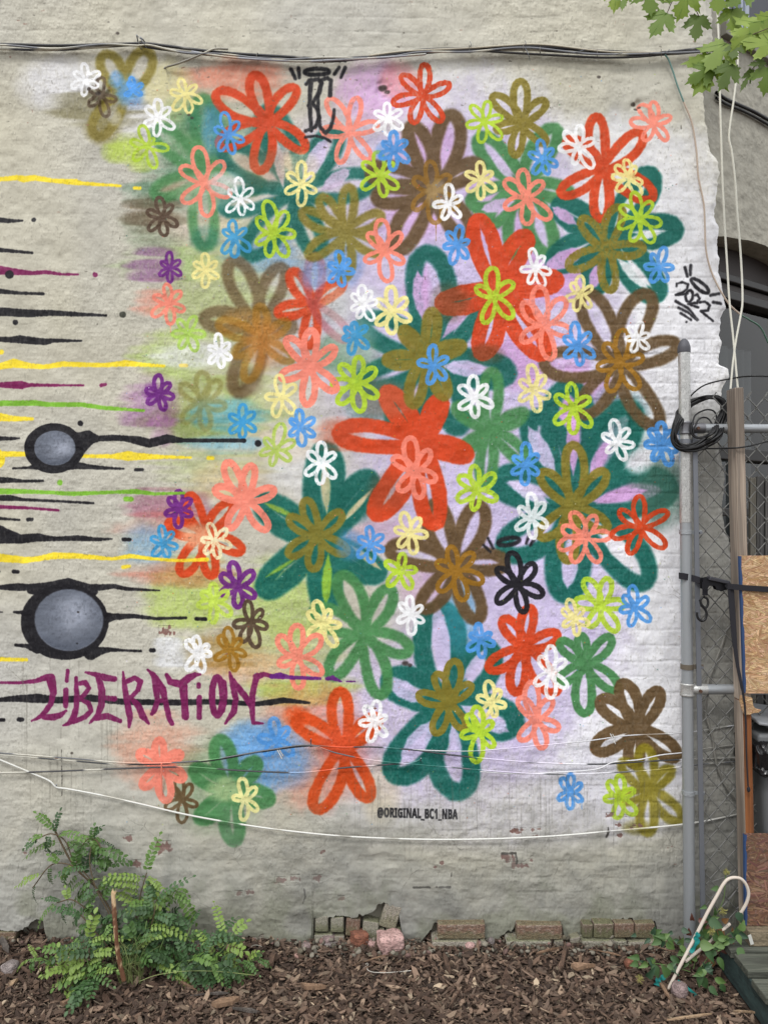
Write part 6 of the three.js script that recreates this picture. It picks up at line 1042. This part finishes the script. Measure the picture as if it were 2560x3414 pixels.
// ---------- vine at the foot of the fence ----------
{
  const t = thing('vine_plant', 'tangled vine with broad green leaves and fuzzy seed heads at the fence foot', 'vine');
  const mats = [[52, 80, 44], [66, 94, 48], [44, 70, 48], [84, 110, 56]].map((c) => leafMat(c, { transmission: 0 })), dead = [[92, 54, 44], [120, 86, 52]].map((c) => leafMat(c, { transmission: 0 }));
  const pointed = [[0, 0], [0.10, 0.72], [0.30, 1], [0.60, 0.74], [0.86, 0.26], [1, 0]], blades = [leafBlade(1, 0.62, 0.7, null, null, pointed), leafBlade(1, 0.5, 1.2, null, null, pointed), leafBlade(1, 0.74, 0.5, null, null, pointed)];
  const leaf = (x, y, z, s, ang, m, flat = 0.3) => { const f = part('leaf', blades[Math.floor(rnd() * 3)], m ?? mats[Math.floor(rnd() * 4)], t), p = at(x, y, z), d = V(Math.sin(ang), Math.cos(ang), flat + rr(-0.2, 0.4)); f.position.copy(p); f.quaternion.setFromRotationMatrix(new THREE.Matrix4().lookAt(V(0, 0, 0), d.negate(), V(rr(-0.5, 0.5), 0.5, 1))); f.scale.setScalar(s * PX); };
  const stems = [[[2300, 3230, 0.24], [2280, 3180, 0.24], [2250, 3140, 0.22], [2210, 3120, 0.2]], [[2310, 3230, 0.24], [2330, 3160, 0.22], [2350, 3090, 0.2], [2380, 3050, 0.19]], [[2330, 3230, 0.26], [2380, 3170, 0.24], [2440, 3130, 0.26], [2470, 3100, 0.28]], [[2300, 3240, 0.28], [2230, 3220, 0.28], [2160, 3210, 0.27], [2110, 3210, 0.26]], [[2330, 3240, 0.28], [2350, 3220, 0.33], [2340, 3250, 0.36]], [[2240, 3150, 0.22], [2200, 3130, 0.2], [2165, 3110, 0.18]], [[2380, 3060, 0.2], [2410, 3000, 0.2], [2416, 2940, 0.2], [2418, 2918, 0.2]], [[2420, 3120, 0.24], [2460, 3090, 0.25], [2466, 3030, 0.25]]];
  for (const s of stems) part('stem', tube(s.map((p) => at(...p)), 0.0016, 20, 5), greenStem, t);
  for (const s of stems.slice(0, 6)) { const c = curve(s.map((p) => at(...p))); for (let i = 0; i < 12; i++) { const p = c.getPoint(rr(0.15, 1)), k = PX * (DIST - p.z) / DIST; leaf(1280 + p.x / k, 1707 - (p.y - EYE) / k, p.z + 0.015, rr(18, 38), rr(0, 6.28)); } }
  for (const [x, y, s, a, z] of [[2180, 3215, 40, 3.0, 0.3], [2156, 3258, 44, 0.4, 0.32], [2232, 3190, 40, 2.0, 0.28], [2226, 3256, 46, 5.8, 0.33], [2334, 3256, 44, 2.6, 0.36], [2330, 3236, 46, 3.3, 0.36], [2392, 3190, 40, 2.8, 0.28], [2390, 3130, 40, 1.4, 0.26], [2360, 3070, 46, 1.9, 0.25], [2376, 3106, 52, 2.3, 0.24], [2330, 3150, 44, 1.5, 0.28], [2345, 3170, 48, 2.3, 0.29], [2395, 2962, 30, 4.8, 0.2], [2352, 3020, 26, 4.6, 0.2], [2460, 3040, 34, 3.0, 0.27], [2450, 3112, 44, 1.8, 0.27], [2456, 3160, 40, 2.6, 0.29], [2120, 3116, 20, 4.6, 0.2], [2166, 3130, 26, 4.2, 0.2], [2240, 3106, 24, 4.5, 0.2], [2270, 3100, 26, 1.6, 0.2], [2280, 3136, 30, 1.3, 0.22], [2130, 3192, 40, 4.9, 0.26], [2360, 3290, 34, 2.2, 0.38], [2380, 3262, 40, 1.9, 0.36], [2400, 3280, 30, 2.6, 0.38]]) leaf(x, y, z, s, a);
  for (let i = 0; i < 40; i++) leaf(rr(2290, 2470), rr(3060, 3220), rr(0.17, 0.24), rr(16, 34), rr(0, 6.28), dead[i % 2]);
  for (const [x, y, z, r] of [[2408, 3038, 0.24, 16], [2420, 2908, 0.2, 13], [2370, 3104, 0.27, 14], [2132, 3264, 0.32, 14]]) { const list = []; const c = at(x, y, z); for (let i = 0; i < 46; i++) { const d = V(rr(-1, 1), rr(-1, 1), rr(-1, 1)).normalize().multiplyScalar(r * PX * rr(0.7, 1.05)), e = d.clone().applyAxisAngle(V(0.3, 1, 0.2).normalize(), 0.7); list.push(tube([c, c.clone().add(d.clone().multiplyScalar(0.6)), c.clone().add(e)], 0.0007, 5, 3)); } part('seed_head', merge(list), std(srgb(150, 146, 84), 0.85), t); }
}
// ---------- maple branch in the top right corner ----------
{
  const t = thing('maple_branch', 'maple branch with lobed green leaves hanging into the top right corner', 'tree branch');
  const half = [[0, -0.02], [0.06, 0.01], [0.20, -0.09], [0.24, -0.02], [0.40, -0.06], [0.34, 0.06], [0.44, 0.12], [0.46, 0.20], [0.60, 0.26], [0.55, 0.35], [0.68, 0.50], [0.53, 0.47], [0.47, 0.53], [0.36, 0.44], [0.26, 0.43], [0.16, 0.36], [0.19, 0.50], [0.30, 0.57], [0.24, 0.65], [0.31, 0.76], [0.18, 0.77], [0.15, 0.87], [0.07, 0.88], [0, 1.06]];
  const cut = (k) => { const s = new THREE.Shape(); const L = half.map(([x, y]) => [x * (0.94 + 0.12 * vn(k + y * 3, 1)), y]), R = [...half].reverse().slice(1, -1).map(([x, y]) => [-x * (0.94 + 0.12 * vn(k + y * 3, 6)), y]); [...L, ...R].forEach(([x, y], i) => s[i ? 'lineTo' : 'moveTo'](x, y)); s.closePath();
    const g = new THREE.ShapeGeometry(s), rib = []; void rib; const p = g.attributes.position; for (let i = 0; i < p.count; i++) { const x = p.getX(i), y = p.getY(i); p.setZ(i, -0.14 * x * x - 0.12 * y * y * (0.4 + (k % 3) * 0.4) + 0.09 * Math.sin(x * 9 + k) * Math.abs(x)); } g.computeVertexNormals(); return g; };
  const cuts = [0, 1, 2, 3].map((k) => cut(k * 2.3 + 1));
  const veins = (() => { const l = []; for (const [x, y] of [[0, 1.0], [0.64, 0.48], [-0.64, 0.48], [0.36, -0.05], [-0.36, -0.05], [0.28, 0.72], [-0.28, 0.72]]) l.push(bar(V(0, 0, 0.004), V(x * 0.9, y * 0.9, -0.22 * x * x * 0.8 - 0.1 * y * y + 0.006), 0.006, 4)); return merge(l); })();
  const cols = [[122, 148, 44], [104, 132, 40], [140, 164, 56], [92, 116, 44]].map((c) => leafMat(c, { transmission: 0.3, roughness: 0.6 })), veinM = std(srgb(92, 128, 48), 0.7), twigM = std(srgb(88, 66, 58), 0.8);
  // base point, tip point in photo pixels; width share; depth
  const leaf = (bx, by, tx, ty, w, z, c, tilt = 0) => { const a = at(bx, by, z), b = at(tx, ty, z + tilt), m = part('leaf', cuts[Math.floor(rnd() * 4)], cols[c], t), d = b.clone().sub(a), L = d.length(); d.normalize(); const n = V(rr(-0.25, 0.25), rr(-0.1, 0.35), 1).normalize(), x = d.clone().cross(n).normalize(), zz = x.clone().cross(d).normalize(); m.quaternion.setFromRotationMatrix(new THREE.Matrix4().makeBasis(x, d, zz)); m.position.copy(a); m.scale.set(L * w, L, L); const v = new THREE.Mesh(veins, veinM); v.name = 'vein'; v.castShadow = v.receiveShadow = true; m.add(v); };
  leaf(2058, -40, 2046, 36, 1.0, 0.5, 2); leaf(2086, -30, 2072, 34, 0.6, 0.52, 1); leaf(2160, -34, 2172, 50, 1.2, 0.5, 1); leaf(2222, 44, 2168, 116, 1.0, 0.5, 1); leaf(2290, -24, 2262, 62, 1.1, 0.52, 0); leaf(2328, 52, 2318, 134, 0.95, 0.5, 3);
  leaf(2392, -40, 2394, 44, 1.2, 0.55, 0); leaf(2440, 30, 2456, 112, 1.25, 0.52, 0); leaf(2560, 82, 2432, 150, 1.0, 0.56, 2); leaf(2572, 150, 2470, 128, 0.9, 0.58, 2); leaf(2540, 70, 2560, 160, 1.3, 0.57, 0); leaf(2420, 144, 2352, 232, 1.05, 0.53, 0); leaf(2386, 196, 2314, 312, 1.0, 0.5, 0); leaf(2372, 226, 2288, 276, 0.75, 0.51, 1);
  leaf(2442, 214, 2398, 300, 0.8, 0.54, 3); leaf(2505, 232, 2468, 304, 0.35, 0.52, 3); leaf(2546, 204, 2494, 216, 0.8, 0.55, 3); leaf(2560, 226, 2552, 312, 1.1, 0.55, 1); leaf(2452, 150, 2440, 196, 1.2, 0.56, 3); leaf(2500, 110, 2440, 166, 1.0, 0.57, 2); leaf(2600, 60, 2540, 140, 1.2, 0.56, 2); leaf(2245, -40, 2232, 8, 1.1, 0.52, 1); leaf(2490, -50, 2420, 20, 1.0, 0.55, 1);
  for (const s of [[[2700, -60, 0.6], [2600, 120, 0.58], [2556, 170, 0.56], [2545, 190, 0.55]], [[2260, -80, 0.5], [2240, 0, 0.5], [2222, 44, 0.5]], [[2320, -60, 0.52], [2312, 10, 0.51], [2328, 54, 0.5]], [[2430, -60, 0.55], [2438, 10, 0.53], [2440, 30, 0.52]], [[2640, 60, 0.58], [2520, 110, 0.57], [2420, 144, 0.53]], [[2480, 130, 0.55], [2436, 180, 0.54], [2442, 214, 0.54]], [[2600, 150, 0.57], [2545, 190, 0.55], [2505, 232, 0.52]], [[2420, 144, 0.53], [2396, 170, 0.52], [2386, 196, 0.5]]]) part('twig', tube(s.map((p) => at(...p)), 0.0016, 16, 5), twigM, t);
}
renderer.render(scene, camera);
